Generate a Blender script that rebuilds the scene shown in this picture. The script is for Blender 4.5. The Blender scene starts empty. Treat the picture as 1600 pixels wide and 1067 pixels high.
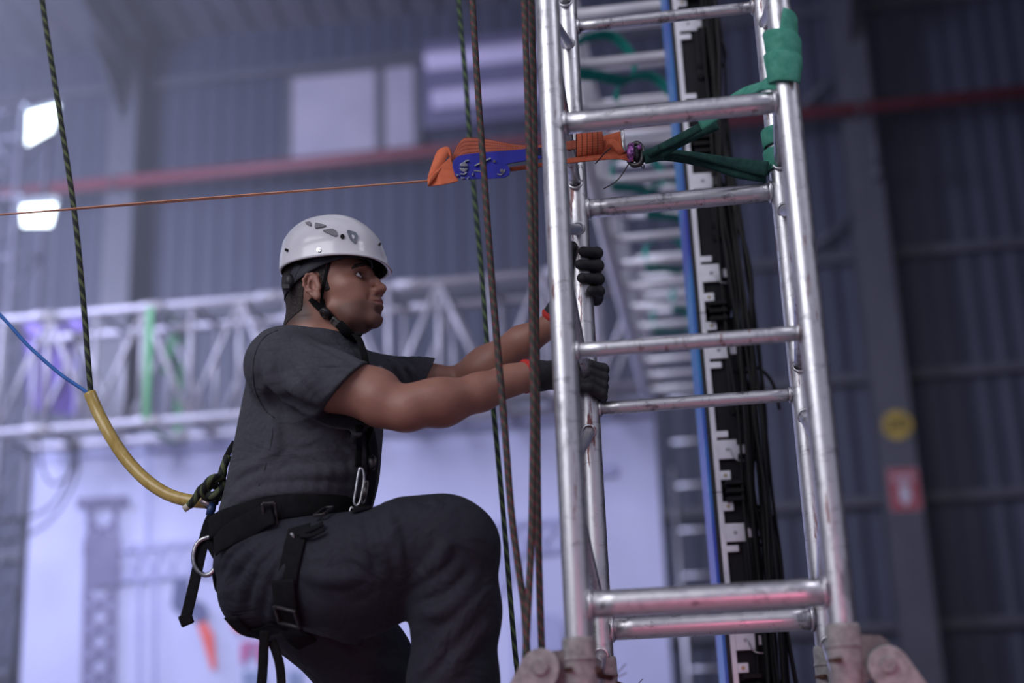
import bpy, bmesh, math, random
import numpy as np
from mathutils import Vector, Matrix

random.seed(7)
rng = np.random.default_rng(7)
SC = bpy.context.scene
COL = SC.collection
R = math.radians


def lin(r, g, b):
    f = lambda v: (v / 255 / 12.92) if v / 255 <= 0.04045 else ((v / 255 + 0.055) / 1.055) ** 2.4
    return (f(r), f(g), f(b), 1.0)


# ------------------------------------------------------------------ camera
H = 1.55                       # lens height above the hall floor
F = 1600 * 50 / 36.0           # 50 mm lens on a 36 mm sensor, in pixels
PITCH, ROLL = R(17.08), R(-2.22)
_cp, _sp, _cr, _sr = math.cos(PITCH), math.sin(PITCH), math.cos(ROLL), math.sin(ROLL)
FW = Vector((0, _cp, _sp))
_u0, _r0 = Vector((0, -_sp, _cp)), Vector((1, 0, 0))
RT = _r0 * _cr + _u0 * _sr
UP = _u0 * _cr - _r0 * _sr
CAM = Vector((0, 0, H))
cam_data = bpy.data.cameras.new('camera')
cam = bpy.data.objects.new('camera', cam_data)
COL.objects.link(cam)
cam.matrix_world = Matrix(((RT.x, UP.x, -FW.x, CAM.x), (RT.y, UP.y, -FW.y, CAM.y), (RT.z, UP.z, -FW.z, CAM.z), (0, 0, 0, 1)))
cam_data.lens = 50
cam_data.sensor_width = 36
cam_data.clip_start = 0.05
cam_data.dof.use_dof = True
cam_data.dof.focus_distance = 3.12
cam_data.dof.aperture_fstop = 1.25
cam_data.dof.aperture_blades = 8
SC.camera = cam

# ------------------------------------------------------------------ exposure, world, lights
SC.view_settings.view_transform = 'Standard'
SC.view_settings.look = 'None'
SC.view_settings.gamma = 1
SC.view_settings.exposure = 0.0
SC.view_settings.use_curve_mapping = False
world = bpy.data.worlds.new('hall_air')
SC.world = world
world.use_nodes = True
_bg = world.node_tree.nodes['Background']
_bg.inputs[0].default_value = (0.74, 0.75, 0.98, 1)
_bg.inputs[1].default_value = 0.34


def area_light(name, loc, target, size, power, color, spread=180, size_y=None):
    d = bpy.data.lights.new(name, 'AREA')
    d.shape = 'RECTANGLE'
    d.size = size
    d.size_y = size_y or size
    d.energy = power
    d.color = color
    d.spread = R(spread)
    o = bpy.data.objects.new(name, d)
    COL.objects.link(o)
    o.location = loc
    o.rotation_euler = (Vector(target) - Vector(loc)).to_track_quat('-Z', 'Y').to_euler()
    return o


area_light('hall_light_front', (-3.6, -1.2, 5.6), (0.0, 3.0, 2.2), 4.0, 195, (0.96, 0.96, 1.0))
area_light('hall_light_back', (-7.5, 9.5, 7.2), (-4.5, 15.0, 4.5), 3.0, 1350, (0.63, 0.67, 1.0))
area_light('hall_light_banner', (-3.0, 5.6, 6.2), (-2.0, 10.0, 2.2), 2.5, 225, (0.80, 0.83, 1.0), 140)
area_light('hall_light_side', (3.2, 1.0, 6.0), (0.5, 3.0, 2.2), 1.5, 40, (0.92, 0.92, 1.0))
area_light('red_bounce_fill', (0.6, 0.4, 1.2), (0.6, 1.4, 0.0), 0.6, 30, (1.0, 0.20, 0.36), 150)  # added red lamp: its floor pool gives the rungs their pink reflections


def haze_box(lo, hi, density, aniso=0.35):
    m = bpy.data.materials.new('stage_haze')
    m.use_nodes = True
    nt = m.node_tree
    nt.nodes.remove(nt.nodes['Principled BSDF'])
    vs = nt.nodes.new('ShaderNodeVolumeScatter')
    vs.inputs['Color'].default_value = (0.86, 0.88, 1.0, 1)
    sx = nt.nodes.new('ShaderNodeSeparateXYZ')
    nt.links.new(nt.nodes.new('ShaderNodeTexCoord').outputs['Object'], sx.inputs[0])
    mr = nt.nodes.new('ShaderNodeMapRange')          # the haze thins out towards the right of the hall
    mr.inputs['From Min'].default_value = -6.0
    mr.inputs['From Max'].default_value = 3.5
    mr.inputs['To Min'].default_value = density
    mr.inputs['To Max'].default_value = density * 0.04
    nt.links.new(sx.outputs[0], mr.inputs['Value'])
    nt.links.new(mr.outputs[0], vs.inputs['Density'])
    vs.inputs['Anisotropy'].default_value = aniso
    nt.links.new(vs.outputs[0], nt.nodes['Material Output'].inputs['Volume'])
    return m


# ------------------------------------------------------------------ pixel rays and the hall's own axes
def ray(px, py):
    return (FW + RT * ((px - 800) / F) + UP * ((533.5 - py) / F))


def at(px, py, Y):
    d = ray(px, py)
    return CAM + d * (Y / d.y)


YAW = R(-8.113)
U = Vector((math.cos(YAW), math.sin(YAW), 0))
V = Vector((-math.sin(YAW), math.cos(YAW), 0))
Z = Vector((0, 0, 1))


def hall(a, b, z):
    return U * a + V * b + Z * z


def at_b(px, py, b):
    d = ray(px, py)
    return CAM + d * (b / d.dot(V))


def ab(px, py, b):
    p = at_b(px, py, b)
    return p.dot(U), p.z


# ------------------------------------------------------------------ materials
MATS = {}


def principled(name, color, rough=0.5, metal=0.0, spec=0.5):
    m = bpy.data.materials.new(name)
    m.use_nodes = True
    b = m.node_tree.nodes['Principled BSDF']
    b.inputs['Base Color'].default_value = color
    b.inputs['Roughness'].default_value = rough
    b.inputs['Metallic'].default_value = metal
    b.inputs['Specular IOR Level'].default_value = spec
    MATS[name] = m
    return m, m.node_tree, b


def ramp(nt, fac, stops):
    r = nt.nodes.new('ShaderNodeValToRGB')
    els = r.color_ramp.elements
    while len(els) < len(stops):
        els.new(0.5)
    for e, (p, c) in zip(els, stops):
        e.position = p
        e.color = c
    nt.links.new(fac, r.inputs[0])
    return r.outputs[0]


def noise(nt, scale, detail=4, rough=0.55, stretch=None, coord='Object', dist=0.0):
    tc = nt.nodes.new('ShaderNodeTexCoord')
    out = tc.outputs[coord]
    if stretch:
        mp = nt.nodes.new('ShaderNodeMapping')
        mp.inputs['Scale'].default_value = stretch
        nt.links.new(out, mp.inputs[0])
        out = mp.outputs[0]
    n = nt.nodes.new('ShaderNodeTexNoise')
    n.inputs['Scale'].default_value = scale
    n.inputs['Detail'].default_value = detail
    n.inputs['Roughness'].default_value = rough
    n.inputs['Distortion'].default_value = dist
    nt.links.new(out, n.inputs['Vector'])
    return n.outputs['Fac']


def bump(nt, b, height, strength=0.2, distance=0.002):
    n = nt.nodes.new('ShaderNodeBump')
    n.inputs['Strength'].default_value = strength
    n.inputs['Distance'].default_value = distance
    nt.links.new(height, n.inputs['Height'])
    nt.links.new(n.outputs[0], b.inputs['Normal'])


def rumple(m, scale, strength, dist, stretch=(1, 1, 1), warp=0.6):
    """Soft creases in cloth, on top of the weave's own bump."""
    nt = m.node_tree
    b = nt.nodes['Principled BSDF']
    n = nt.nodes.new('ShaderNodeBump')
    n.inputs['Strength'].default_value = strength
    n.inputs['Distance'].default_value = dist
    nt.links.new(noise(nt, scale, 2.5, 0.5, stretch, 'Object', warp), n.inputs['Height'])
    old = [l for l in nt.links if l.to_socket == b.inputs['Normal']]
    if old:
        nt.links.new(n.outputs[0], old[0].from_node.inputs['Normal'])
    else:
        nt.links.new(n.outputs[0], b.inputs['Normal'])


def mixed(name, c0, c1, scale=20, rough=0.6, metal=0.0, lo=0.35, hi=0.65, bmp=0.0, bscale=None, stretch=None, spec=0.5, bdist=0.002, detail=4):
    m, nt, b = principled(name, c0, rough, metal, spec)
    f = noise(nt, scale, detail, stretch=stretch)
    nt.links.new(ramp(nt, f, [(lo, c0), (hi, c1)]), b.inputs['Base Color'])
    if bmp:
        bump(nt, b, noise(nt, bscale or scale, 3, stretch=stretch), bmp, bdist)
    return m


def emissive(name, color, strength):
    m, nt, b = principled(name, color, 0.4)
    b.inputs['Emission Color'].default_value = color
    b.inputs['Emission Strength'].default_value = strength
    return m


def make_alu(name, base, dark, rough0=0.28, rough1=0.5, rust=True, amount=0.60, scuff=0.6):
    m, nt, b = principled(name, base, 0.35, 1.0)
    f = noise(nt, 26, 6, 0.65, stretch=(1, 1, 0.35))
    col = ramp(nt, f, [(0.30, dark), (0.44, base), (1.0, base)])
    if rust:
        f2 = noise(nt, 17, 5, 0.7, stretch=(2.6, 2.6, 0.28))
        k = ramp(nt, f2, [(amount, (0, 0, 0, 1)), (amount + 0.05, (1, 1, 1, 1))])
        mx = nt.nodes.new('ShaderNodeMix')
        mx.data_type = 'RGBA'
        nt.links.new(k, mx.inputs['Factor'])
        nt.links.new(col, mx.inputs['A'])
        mx.inputs['B'].default_value = lin(128, 84, 84)
        col = mx.outputs['Result']
        mm = nt.nodes.new('ShaderNodeMath')
        mm.operation = 'MULTIPLY_ADD'
        mm.inputs[1].default_value = -0.75
        mm.inputs[2].default_value = 1.0
        nt.links.new(k, mm.inputs[0])
        nt.links.new(mm.outputs[0], b.inputs['Metallic'])
    # scuffs: dull dark blotches worn into the tube
    f4 = noise(nt, 38, 6, 0.72, stretch=(0.5, 0.5, 1.4))
    sc = ramp(nt, f4, [(0.0, (0.30, 0.29, 0.29, 1)), (0.34, (0.42, 0.41, 0.41, 1)), (0.43, (1, 1, 1, 1)), (1.0, (1, 1, 1, 1))])
    mu = nt.nodes.new('ShaderNodeMix')
    mu.data_type = 'RGBA'
    mu.blend_type = 'MULTIPLY'
    mu.inputs['Factor'].default_value = scuff
    nt.links.new(col, mu.inputs['A'])
    nt.links.new(sc, mu.inputs['B'])
    col = mu.outputs['Result']
    nt.links.new(col, b.inputs['Base Color'])
    f3 = noise(nt, 60, 4, 0.6)
    nt.links.new(ramp(nt, f3, [(0.3, (rough0,) * 3 + (1,)), (0.75, (rough1,) * 3 + (1,))]), b.inputs['Roughness'])
    bump(nt, b, noise(nt, 45, 4, stretch=(1, 1, 0.3)), 0.12, 0.002)
    return m


def make_rope(name, base, flecks, n_turn=3, pitch=60, fl2=None):
    """A braided sheath: flecks wind round the rope (u round, v along in metres)."""
    m, nt, b = principled(name, base, 0.75)
    uv = nt.nodes.new('ShaderNodeTexCoord').outputs['UV']
    sep = nt.nodes.new('ShaderNodeSeparateXYZ')
    nt.links.new(uv, sep.inputs[0])

    def wave(su, sv, th):
        a = nt.nodes.new('ShaderNodeMath'); a.operation = 'MULTIPLY'; a.inputs[1].default_value = su
        nt.links.new(sep.outputs[0], a.inputs[0])
        c = nt.nodes.new('ShaderNodeMath'); c.operation = 'MULTIPLY_ADD'; c.inputs[1].default_value = sv
        nt.links.new(sep.outputs[1], c.inputs[0]); nt.links.new(a.outputs[0], c.inputs[2])
        s = nt.nodes.new('ShaderNodeMath'); s.operation = 'SINE'
        nt.links.new(c.outputs[0], s.inputs[0])
        g = nt.nodes.new('ShaderNodeMath'); g.operation = 'GREATER_THAN'; g.inputs[1].default_value = th
        nt.links.new(s.outputs[0], g.inputs[0])
        return g.outputs[0]

    tau = 2 * math.pi

    def mix(fac, ca, cb):
        mx = nt.nodes.new('ShaderNodeMix'); mx.data_type = 'RGBA'
        nt.links.new(fac, mx.inputs['Factor'])
        for s, v in (('A', ca), ('B', cb)):
            if isinstance(v, tuple):
                mx.inputs[s].default_value = v
            else:
                nt.links.new(v, mx.inputs[s])
        return mx.outputs['Result']

    def mul(a, c):
        x = nt.nodes.new('ShaderNodeMath'); x.operation = 'MULTIPLY'
        nt.links.new(a, x.inputs[0]); nt.links.new(c, x.inputs[1])
        return x.outputs[0]

    w1, w2 = wave(tau * n_turn, pitch * tau / 3, 0.25), wave(-tau * n_turn, pitch * tau / 3, 0.25)
    col = mix(w1, base, flecks)
    col = mix(mul(w1, w2), col, fl2 or flecks)
    nt.links.new(col, b.inputs['Base Color'])
    fine = nt.nodes.new('ShaderNodeMath'); fine.operation = 'ADD'
    nt.links.new(wave(tau * 8, 900, 0.0), fine.inputs[0]); nt.links.new(wave(-tau * 8, 900, 0.0), fine.inputs[1])
    bump(nt, b, fine.outputs[0], 0.25, 0.0006)
    return m


def webbing(name, c0, c1, stripe=None, n=5):
    """Woven strap: fine weave and optional dark stripes along it (uv: u across, v along)."""
    m, nt, b = principled(name, c0, 0.88, spec=0.2)
    f = noise(nt, 55, 4)
    col = ramp(nt, f, [(0.3, c0), (0.7, c1)])
    uv = nt.nodes.new('ShaderNodeTexCoord').outputs['UV']
    sep = nt.nodes.new('ShaderNodeSeparateXYZ')
    nt.links.new(uv, sep.inputs[0])
    if stripe:
        a = nt.nodes.new('ShaderNodeMath'); a.operation = 'MULTIPLY'; a.inputs[1].default_value = n
        nt.links.new(sep.outputs[0], a.inputs[0])
        fr = nt.nodes.new('ShaderNodeMath'); fr.operation = 'FRACT'
        nt.links.new(a.outputs[0], fr.inputs[0])
        g = nt.nodes.new('ShaderNodeMath'); g.operation = 'LESS_THAN'; g.inputs[1].default_value = 0.13
        nt.links.new(fr.outputs[0], g.inputs[0])
        mx = nt.nodes.new('ShaderNodeMix'); mx.data_type = 'RGBA'
        nt.links.new(g.outputs[0], mx.inputs['Factor'])
        nt.links.new(col, mx.inputs['A'])
        mx.inputs['B'].default_value = stripe
        col = mx.outputs['Result']
    nt.links.new(col, b.inputs['Base Color'])
    w = nt.nodes.new('ShaderNodeMath'); w.operation = 'MULTIPLY'; w.inputs[1].default_value = 1500
    nt.links.new(sep.outputs[1], w.inputs[0])
    s = nt.nodes.new('ShaderNodeMath'); s.operation = 'SINE'
    nt.links.new(w.outputs[0], s.inputs[0])
    bump(nt, b, s.outputs[0], 0.25, 0.0008)
    return m


ALU = make_alu('aluminium_tube', (0.68, 0.675, 0.71, 1), (0.36, 0.35, 0.38, 1), 0.34, 0.52, True, 0.60, 0.55)
ALU_DIRTY = make_alu('grimy_aluminium', (0.70, 0.69, 0.72, 1), (0.22, 0.21, 0.23, 1), 0.3, 0.5, True, 0.64, 1.0)
ALU_FAR = make_alu('dull_aluminium', (0.60, 0.59, 0.64, 1), (0.4, 0.4, 0.44, 1), 0.4, 0.6, False)
CAST = mixed('cast_alloy', (0.36, 0.35, 0.345, 1), (0.22, 0.21, 0.21, 1), 60, 0.62, 0.1, bmp=0.15, spec=0.25)
STEEL = mixed('zinc_steel', (0.55, 0.56, 0.58, 1), (0.30, 0.30, 0.32, 1), 90, 0.32, 1.0)
DARK_STEEL = mixed('dark_steel', (0.045, 0.045, 0.05, 1), (0.10, 0.09, 0.09, 1), 80, 0.4, 0.8)
RUST = mixed('rusty_pin', lin(96, 62, 48), lin(62, 44, 40), 90, 0.7, 0.4)
BLACK = mixed('black_plastic', lin(24, 24, 28), lin(36, 36, 42), 40, 0.5)
RUBBER = mixed('black_rubber', lin(8, 8, 10), lin(14, 14, 17), 60, 0.5, spec=0.25)
BLACK_WEB = webbing('black_webbing', lin(13, 13, 16), lin(22, 22, 25))


# ------------------------------------------------------------------ mesh building
class MB:
    """Collects solid shapes and links them as one mesh object."""

    def __init__(self):
        self.bm = bmesh.new()
        self.uv = self.bm.loops.layers.uv.new('UVMap')

    def poly(self, pts, faces, mi=0, smooth=False):
        vs = [self.bm.verts.new(p) for p in pts]
        out = []
        for f in faces:
            try:
                fc = self.bm.faces.new([vs[i] for i in f])
            except ValueError:
                continue
            fc.material_index = mi
            fc.smooth = smooth
            out.append(fc)
        return vs, out

    def box(self, c, half, ax=None, bevel=0.0, mi=0, seg=2):
        ax = ax or (Vector((1, 0, 0)), Vector((0, 1, 0)), Z)
        c = Vector(c)
        pts = [c + ax[0] * (sx * half[0]) + ax[1] * (sy * half[1]) + ax[2] * (sz * half[2]) for sx in (-1, 1) for sy in (-1, 1) for sz in (-1, 1)]
        fs = [(0, 1, 3, 2), (4, 6, 7, 5), (0, 4, 5, 1), (2, 3, 7, 6), (0, 2, 6, 4), (1, 5, 7, 3)]
        vs, faces = self.poly(pts, fs, mi)
        if bevel:
            ed = list({e for f in faces for e in f.edges})
            r = bmesh.ops.bevel(self.bm, geom=ed, offset=bevel, segments=seg, profile=0.5, affect='EDGES')
            for f in r['faces']:
                f.material_index = mi
                f.smooth = True
        return self

    def tube(self, pts, rad, seg=16, mi=0, cap=True, closed=False):
        pts = [Vector(p) for p in pts]
        n = len(pts)
        rads = [rad] * n if isinstance(rad, (int, float)) else list(rad)
        tang = []
        for i in range(n):
            a = pts[i - 1] if (i or closed) else pts[i]
            b = pts[(i + 1) % n] if (i < n - 1 or closed) else pts[i]
            t = (b - a)
            tang.append(t.normalized() if t.length > 1e-9 else Vector((0, 0, 1)))
        t0 = tang[0]
        ref = Vector((1, 0, 0)) if abs(t0.x) < 0.8 else Vector((0, 1, 0))
        nx = (ref - t0 * ref.dot(t0)).normalized()
        rings, vlen, L = [], [], 0.0
        for i in range(n):
            t = tang[i]
            nx = (nx - t * nx.dot(t)).normalized()
            ny = t.cross(nx)
            rings.append([self.bm.verts.new(pts[i] + (nx * math.cos(2 * math.pi * k / seg) + ny * math.sin(2 * math.pi * k / seg)) * rads[i]) for k in range(seg)])
            if i:
                L += (pts[i] - pts[i - 1]).length
            vlen.append(L)
        m = n if closed else n - 1
        for i in range(m):
            j = (i + 1) % n
            v0, v1 = vlen[i], vlen[j] if j else L + (pts[0] - pts[-1]).length
            for k in range(seg):
                k2 = (k + 1) % seg
                f = self.bm.faces.new((rings[i][k], rings[i][k2], rings[j][k2], rings[j][k]))
                f.smooth = True
                f.material_index = mi
                us = (k / seg, (k + 1) / seg, (k + 1) / seg, k / seg)
                vs = (v0, v0, v1, v1)
                for lp, uu, vv in zip(f.loops, us, vs):
                    lp[self.uv].uv = (uu, vv)
        if cap and not closed:
            for ring, flip in ((rings[0], True), (rings[-1], False)):
                f = self.bm.faces.new(ring[::-1] if flip else ring)
                f.material_index = mi
        return self

    def ribbon(self, pts, nrm, width, thick, mi=0, closed=False):
        """A strap along pts, lying with its flat face towards nrm."""
        pts = [Vector(p) for p in pts]
        nrm = [Vector(q) for q in nrm]
        n = len(pts)
        ws = [width] * n if isinstance(width, (int, float)) else list(width)
        rings, L, vl = [], 0.0, []
        for i in range(n):
            a = pts[i - 1] if (i or closed) else pts[i]
            b = pts[(i + 1) % n] if (i < n - 1 or closed) else pts[i]
            t = (b - a).normalized()
            s = t.cross(nrm[i]).normalized()
            nn = s.cross(t).normalized()
            w, h = ws[i] / 2, thick / 2
            prof = [(-1, -0.3), (-0.9, -1), (-0.3, -1), (0.3, -1), (0.9, -1), (1, -0.3), (1, 0.3), (0.9, 1), (0.3, 1), (-0.3, 1), (-0.9, 1), (-1, 0.3)]
            rings.append([self.bm.verts.new(pts[i] + s * (w * x) + nn * (h * y)) for x, y in prof])
            if i:
                L += (pts[i] - pts[i - 1]).length
            vl.append(L)
        us = [0, .05, .35, .65, .95, 1, 1, .95, .65, .35, .05, 0]
        m = n if closed else n - 1
        for i in range(m):
            j = (i + 1) % n
            v0, v1 = vl[i], vl[j] if j else L + (pts[0] - pts[-1]).length
            for k in range(12):
                k2 = (k + 1) % 12
                f = self.bm.faces.new((rings[i][k], rings[i][k2], rings[j][k2], rings[j][k]))
                f.smooth = True
                f.material_index = mi
                for lp, uu, vv in zip(f.loops, (us[k], us[k2], us[k2], us[k]), (v0, v0, v1, v1)):
                    lp[self.uv].uv = (uu, vv)
        if not closed:
            for ring, flip in ((rings[0], True), (rings[-1], False)):
                self.bm.faces.new(ring[::-1] if flip else ring).material_index = mi
        return self

    def prism(self, outline, depth, mi=0, bevel=0.0):
        """outline: world points of a flat polygon; depth: vector it is extruded along (centred)."""
        d = Vector(depth) / 2
        o = [Vector(p) for p in outline]
        n = len(o)
        vs, fs = self.poly([p - d for p in o] + [p + d for p in o],
                           [tuple(range(n))[::-1], tuple(range(n, 2 * n))] + [(i, (i + 1) % n, n + (i + 1) % n, n + i) for i in range(n)], mi)
        if bevel:
            ed = list({e for f in fs[:2] for e in f.edges})
            r = bmesh.ops.bevel(self.bm, geom=ed, offset=bevel, segments=2, profile=0.5, affect='EDGES')
            for f in r['faces']:
                f.material_index = mi
                f.smooth = True
        return self

    def ball(self, c, rad, ax=None, seg=16, rings=10, mi=0):
        ax = ax or (Vector((1, 0, 0)), Vector((0, 1, 0)), Z)
        rr = (rad,) * 3 if isinstance(rad, (int, float)) else rad
        c = Vector(c)
        pts, fs = [], []
        for i in range(rings + 1):
            th = math.pi * i / rings
            for k in range(seg):
                ph = 2 * math.pi * k / seg
                pts.append(c + ax[0] * (rr[0] * math.sin(th) * math.cos(ph)) + ax[1] * (rr[1] * math.sin(th) * math.sin(ph)) + ax[2] * (rr[2] * math.cos(th)))
        for i in range(rings):
            for k in range(seg):
                k2 = (k + 1) % seg
                a, b2, c2, d2 = i * seg + k, i * seg + k2, (i + 1) * seg + k2, (i + 1) * seg + k
                fs.append((a, d2, c2, b2))
        vs, _ = self.poly(pts, fs, mi, True)
        bmesh.ops.remove_doubles(self.bm, verts=vs, dist=1e-6)
        return self

    def build(self, name, mats, parent=None, recalc=True):
        if recalc:
            bmesh.ops.recalc_face_normals(self.bm, faces=self.bm.faces[:])
        me = bpy.data.meshes.new(name)
        self.bm.to_mesh(me)
        self.bm.free()
        for m in (mats if isinstance(mats, (list, tuple)) else [mats]):
            me.materials.append(m)
        return link(name, me, parent)


def link(name, me, parent=None):
    o = bpy.data.objects.new(name, me)
    COL.objects.link(o)
    if parent:
        o.parent = parent
        o.matrix_parent_inverse = Matrix.Translation(parent.location if parent.parent is None else (0, 0, 0)).inverted()
    return o


def thing(name, label, cat, loc=(0, 0, 0), group=None):
    o = bpy.data.objects.new(name, None)
    o.empty_display_size = 0.1
    COL.objects.link(o)
    o.location = loc
    return tag(o, label, cat, group)


def tag(o, label=None, cat=None, group=None, kind=None):
    if label:
        o['label'] = label
    if cat:
        o['category'] = cat
    if group:
        o['group'] = group
    if kind:
        o['kind'] = kind
    return o


def struct(o, label=None):
    o['kind'] = 'structure'
    if label:
        o['label'] = label
    return o


def spline(ctrl, n=8):
    """Catmull-Rom through control points."""
    P = [Vector(p) for p in ctrl]
    if len(P) < 3:
        return P
    P = [P[0] * 2 - P[1]] + P + [P[-1] * 2 - P[-2]]
    out = []
    for i in range(1, len(P) - 2):
        for k in range(n):
            t = k / n
            a, b, c, d = P[i - 1], P[i], P[i + 1], P[i + 2]
            out.append(0.5 * ((2 * b) + (c - a) * t + (2 * a - 5 * b + 4 * c - d) * t * t + (3 * b - a - 3 * c + d) * t ** 3))
    out.append(P[-2])
    return out


def px_path(lst, Y=None, n=8):
    return spline([at(q[0], q[1], q[2] if len(q) > 2 else Y) for q in lst], n)
# ------------------------------------------------------------------ the hall
WALL = mixed('blue_grey_sheeting', lin(49, 52, 71), lin(45, 48, 67), 2.5, 0.6, bmp=0.05)
ROOFM = mixed('roof_sheeting', lin(84, 82, 94), lin(74, 73, 86), 2.0, 0.65)
PAINT_STEEL = mixed('grey_painted_steel', lin(72, 72, 82), lin(65, 65, 76), 3.0, 0.55)
FLOORM = mixed('concrete_floor', lin(128, 124, 128), lin(100, 98, 104), 3.0, 0.55, bmp=0.05)
REDP = mixed('red_pipe_paint', lin(106, 38, 50), lin(94, 34, 45), 6.0, 0.45)

WB = 15.5                                  # the long wall's distance along the hall axis
WTOP = at_b(500, 42, WB).z

m = MB()
m.box(hall(-2, 6, -0.05), (16, 11, 0.05), (U, V, Z))
struct(m.build('floor', FLOORM))

m = MB()                                   # trapezoidal sheeting
prof, a = [], -14.0
while a < 8.5:
    prof += [(a, 0.0), (a + 0.14, 0.0), (a + 0.17, -0.022), (a + 0.22, -0.022)]
    a += 0.25
prof.append((a, 0.0))
front = [hall(x, WB + y, 0) for x, y in prof]
n = len(prof)
pts = front + [p + Z * (WTOP + 0.1) for p in front] + [hall(x, WB + 0.1, 0) for x, y in prof] + [hall(x, WB + 0.1, WTOP + 0.1) for x, y in prof]
fs = []
for i in range(n - 1):
    fs += [(i, i + 1, n + i + 1, n + i), (2 * n + i + 1, 2 * n + i, 3 * n + i, 3 * n + i + 1)]
m.poly(pts, fs)
struct(m.build('wall_back', WALL, recalc=False))

m = MB()  # unseen wall, added to darken the right end of the back wall
m.box(hall(8.7, WB / 2 + 1.2, WTOP / 2), (0.06, WB / 2 - 1.2, WTOP / 2), (U, V, Z))
struct(m.build('shade_wall_right', WALL))

m = MB()                                   # sheeted roof rising from the wall towards the middle of the hall
RS = 0.13
rp, a = [], -14.0
while a < 8.5:
    rp += [(a, 0.0), (a + 0.24, 0.0), (a + 0.28, 0.04), (a + 0.36, 0.04)]
    a += 0.4
n = len(rp)
pts = [hall(x, WB + 0.1, WTOP + y) for x, y in rp] + [hall(x, WB - 11, WTOP + 11 * RS + y) for x, y in rp]
pts += [p + Z * 0.12 for p in pts]
fs = []
for i in range(n - 1):
    fs += [(i, n + i, n + i + 1, i + 1), (2 * n + i, 2 * n + i + 1, 3 * n + i + 1, 3 * n + i)]
m.poly(pts, fs)
struct(m.build('ceiling', ROOFM, recalc=False))


def ibeam(mb, p0, p1, side, up, w, h, t=0.025):
    """I section from p0 to p1: flanges w wide, h apart."""
    p0, p1 = Vector(p0), Vector(p1)
    d = (p1 - p0)
    L = d.length
    d.normalize()
    c = (p0 + p1) / 2
    for s in (-1, 1):
        mb.box(c + up * (s * h / 2), (L / 2, w / 2, t / 2), (d, side, up))
    mb.box(c, (L / 2, t / 2, h / 2 - t / 2), (d, side, up))


CB = WB - 0.30
col_a = [ab(196, 300, CB)[0], ab(1376, 500, CB)[0]]
for i, ca in enumerate(col_a):
    m = MB()
    ibeam(m, hall(ca, CB, 0.02), hall(ca, CB, WTOP - 0.12), U, V, 0.36, 0.34)
    m.box(hall(ca, CB - 0.18, 0.03), (0.28, 0.02, 0.03), (U, V, Z))
    o = struct(m.build('column', PAINT_STEEL))
    m = MB()                               # rafter from the column head
    dd = (V * -1 + Z * RS).normalized()
    p0 = hall(ca, CB + 0.1, WTOP - 0.45)
    ibeam(m, p0, p0 + dd * 9.5, U, dd.cross(U).normalized(), 0.24, 0.5)
    struct(m.build('beam', PAINT_STEEL))
# knee haunch gusset plates under the rafters
    m = MB()
    m.prism([hall(ca, CB - 0.15, WTOP - 0.6), hall(ca, CB - 1.3, WTOP - 0.5), hall(ca, CB - 0.15, WTOP - 1.3)], U * 0.02)
    struct(m.build('beam', PAINT_STEEL))

for y in (382, 575, 770, 970):             # wall girts
    z = at_b(1580, y, WB - 0.06).z
    m = MB()
    m.box(hall(-3, WB - 0.08, z), (11.4, 0.05, 0.05), (U, V, Z))
    struct(m.build('beam', PAINT_STEEL))
zt = at_b(300, 128, WB - 0.06).z
m = MB()
m.box(hall(-3, WB - 0.08, zt), (11.4, 0.05, 0.045), (U, V, Z))
struct(m.build('beam', PAINT_STEEL))
m = MB()                                   # eave purlins
for k in range(1, 6):
    b = WB - 0.2 - k * 1.5
    m.box(hall(-3, b, WTOP + (WB - b) * RS - 0.09), (11.4, 0.04, 0.07), (U, V, Z))
struct(m.build('beam', PAINT_STEEL))

m = MB()                                   # light wall bracing left of the right column
for q0, q1 in (((1252, 165), (1338, 92)), ((1262, 392), (1350, 330))):
    m.tube([at_b(*q0, WB - 0.12), at_b(*q1, WB - 0.12)], 0.035, 8)
struct(m.build('beam', PAINT_STEEL))

# translucent sheets let into the wall
c0 = [ab(450, 118, WB - 0.06), ab(652, 104, WB - 0.06), ab(452, 252, WB - 0.06)]
a0, a1, z1, z0 = c0[0][0], c0[1][0], (c0[0][1] + c0[1][1]) / 2, c0[2][1]
PANE = mixed('milky_fibreglass', lin(150, 144, 158), lin(136, 131, 148), 1.2, 0.35)
PANE.node_tree.nodes['Principled BSDF'].inputs['Emission Color'].default_value = lin(190, 184, 205)
PANE.node_tree.nodes['Principled BSDF'].inputs['Emission Strength'].default_value = 0.04
m = MB()
for ax0, ax1 in ((a0, a0 + (a1 - a0) * 0.68), (a0 + (a1 - a0) * 0.74, a1)):
    m.box(hall((ax0 + ax1) / 2, WB - 0.06, (z0 + z1) / 2), ((ax1 - ax0) / 2, 0.012, (z1 - z0) / 2), (U, V, Z))
w1 = struct(m.build('window_1', PANE))
m = MB()
fr = 0.05
for c, hf in (((a0 + a1) / 2, ((a1 - a0) / 2 + fr, z1)), ((a0 + a1) / 2, ((a1 - a0) / 2 + fr, z0))):
    m.box(hall(c, WB - 0.07, hf[1]), (hf[0], 0.03, fr / 2), (U, V, Z))
for aa in (a0, a0 + (a1 - a0) * 0.71, a1):
    m.box(hall(aa, WB - 0.07, (z0 + z1) / 2), (fr, 0.03, (z1 - z0) / 2), (U, V, Z))
m.build('window_frame', PAINT_STEEL, w1)

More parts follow.
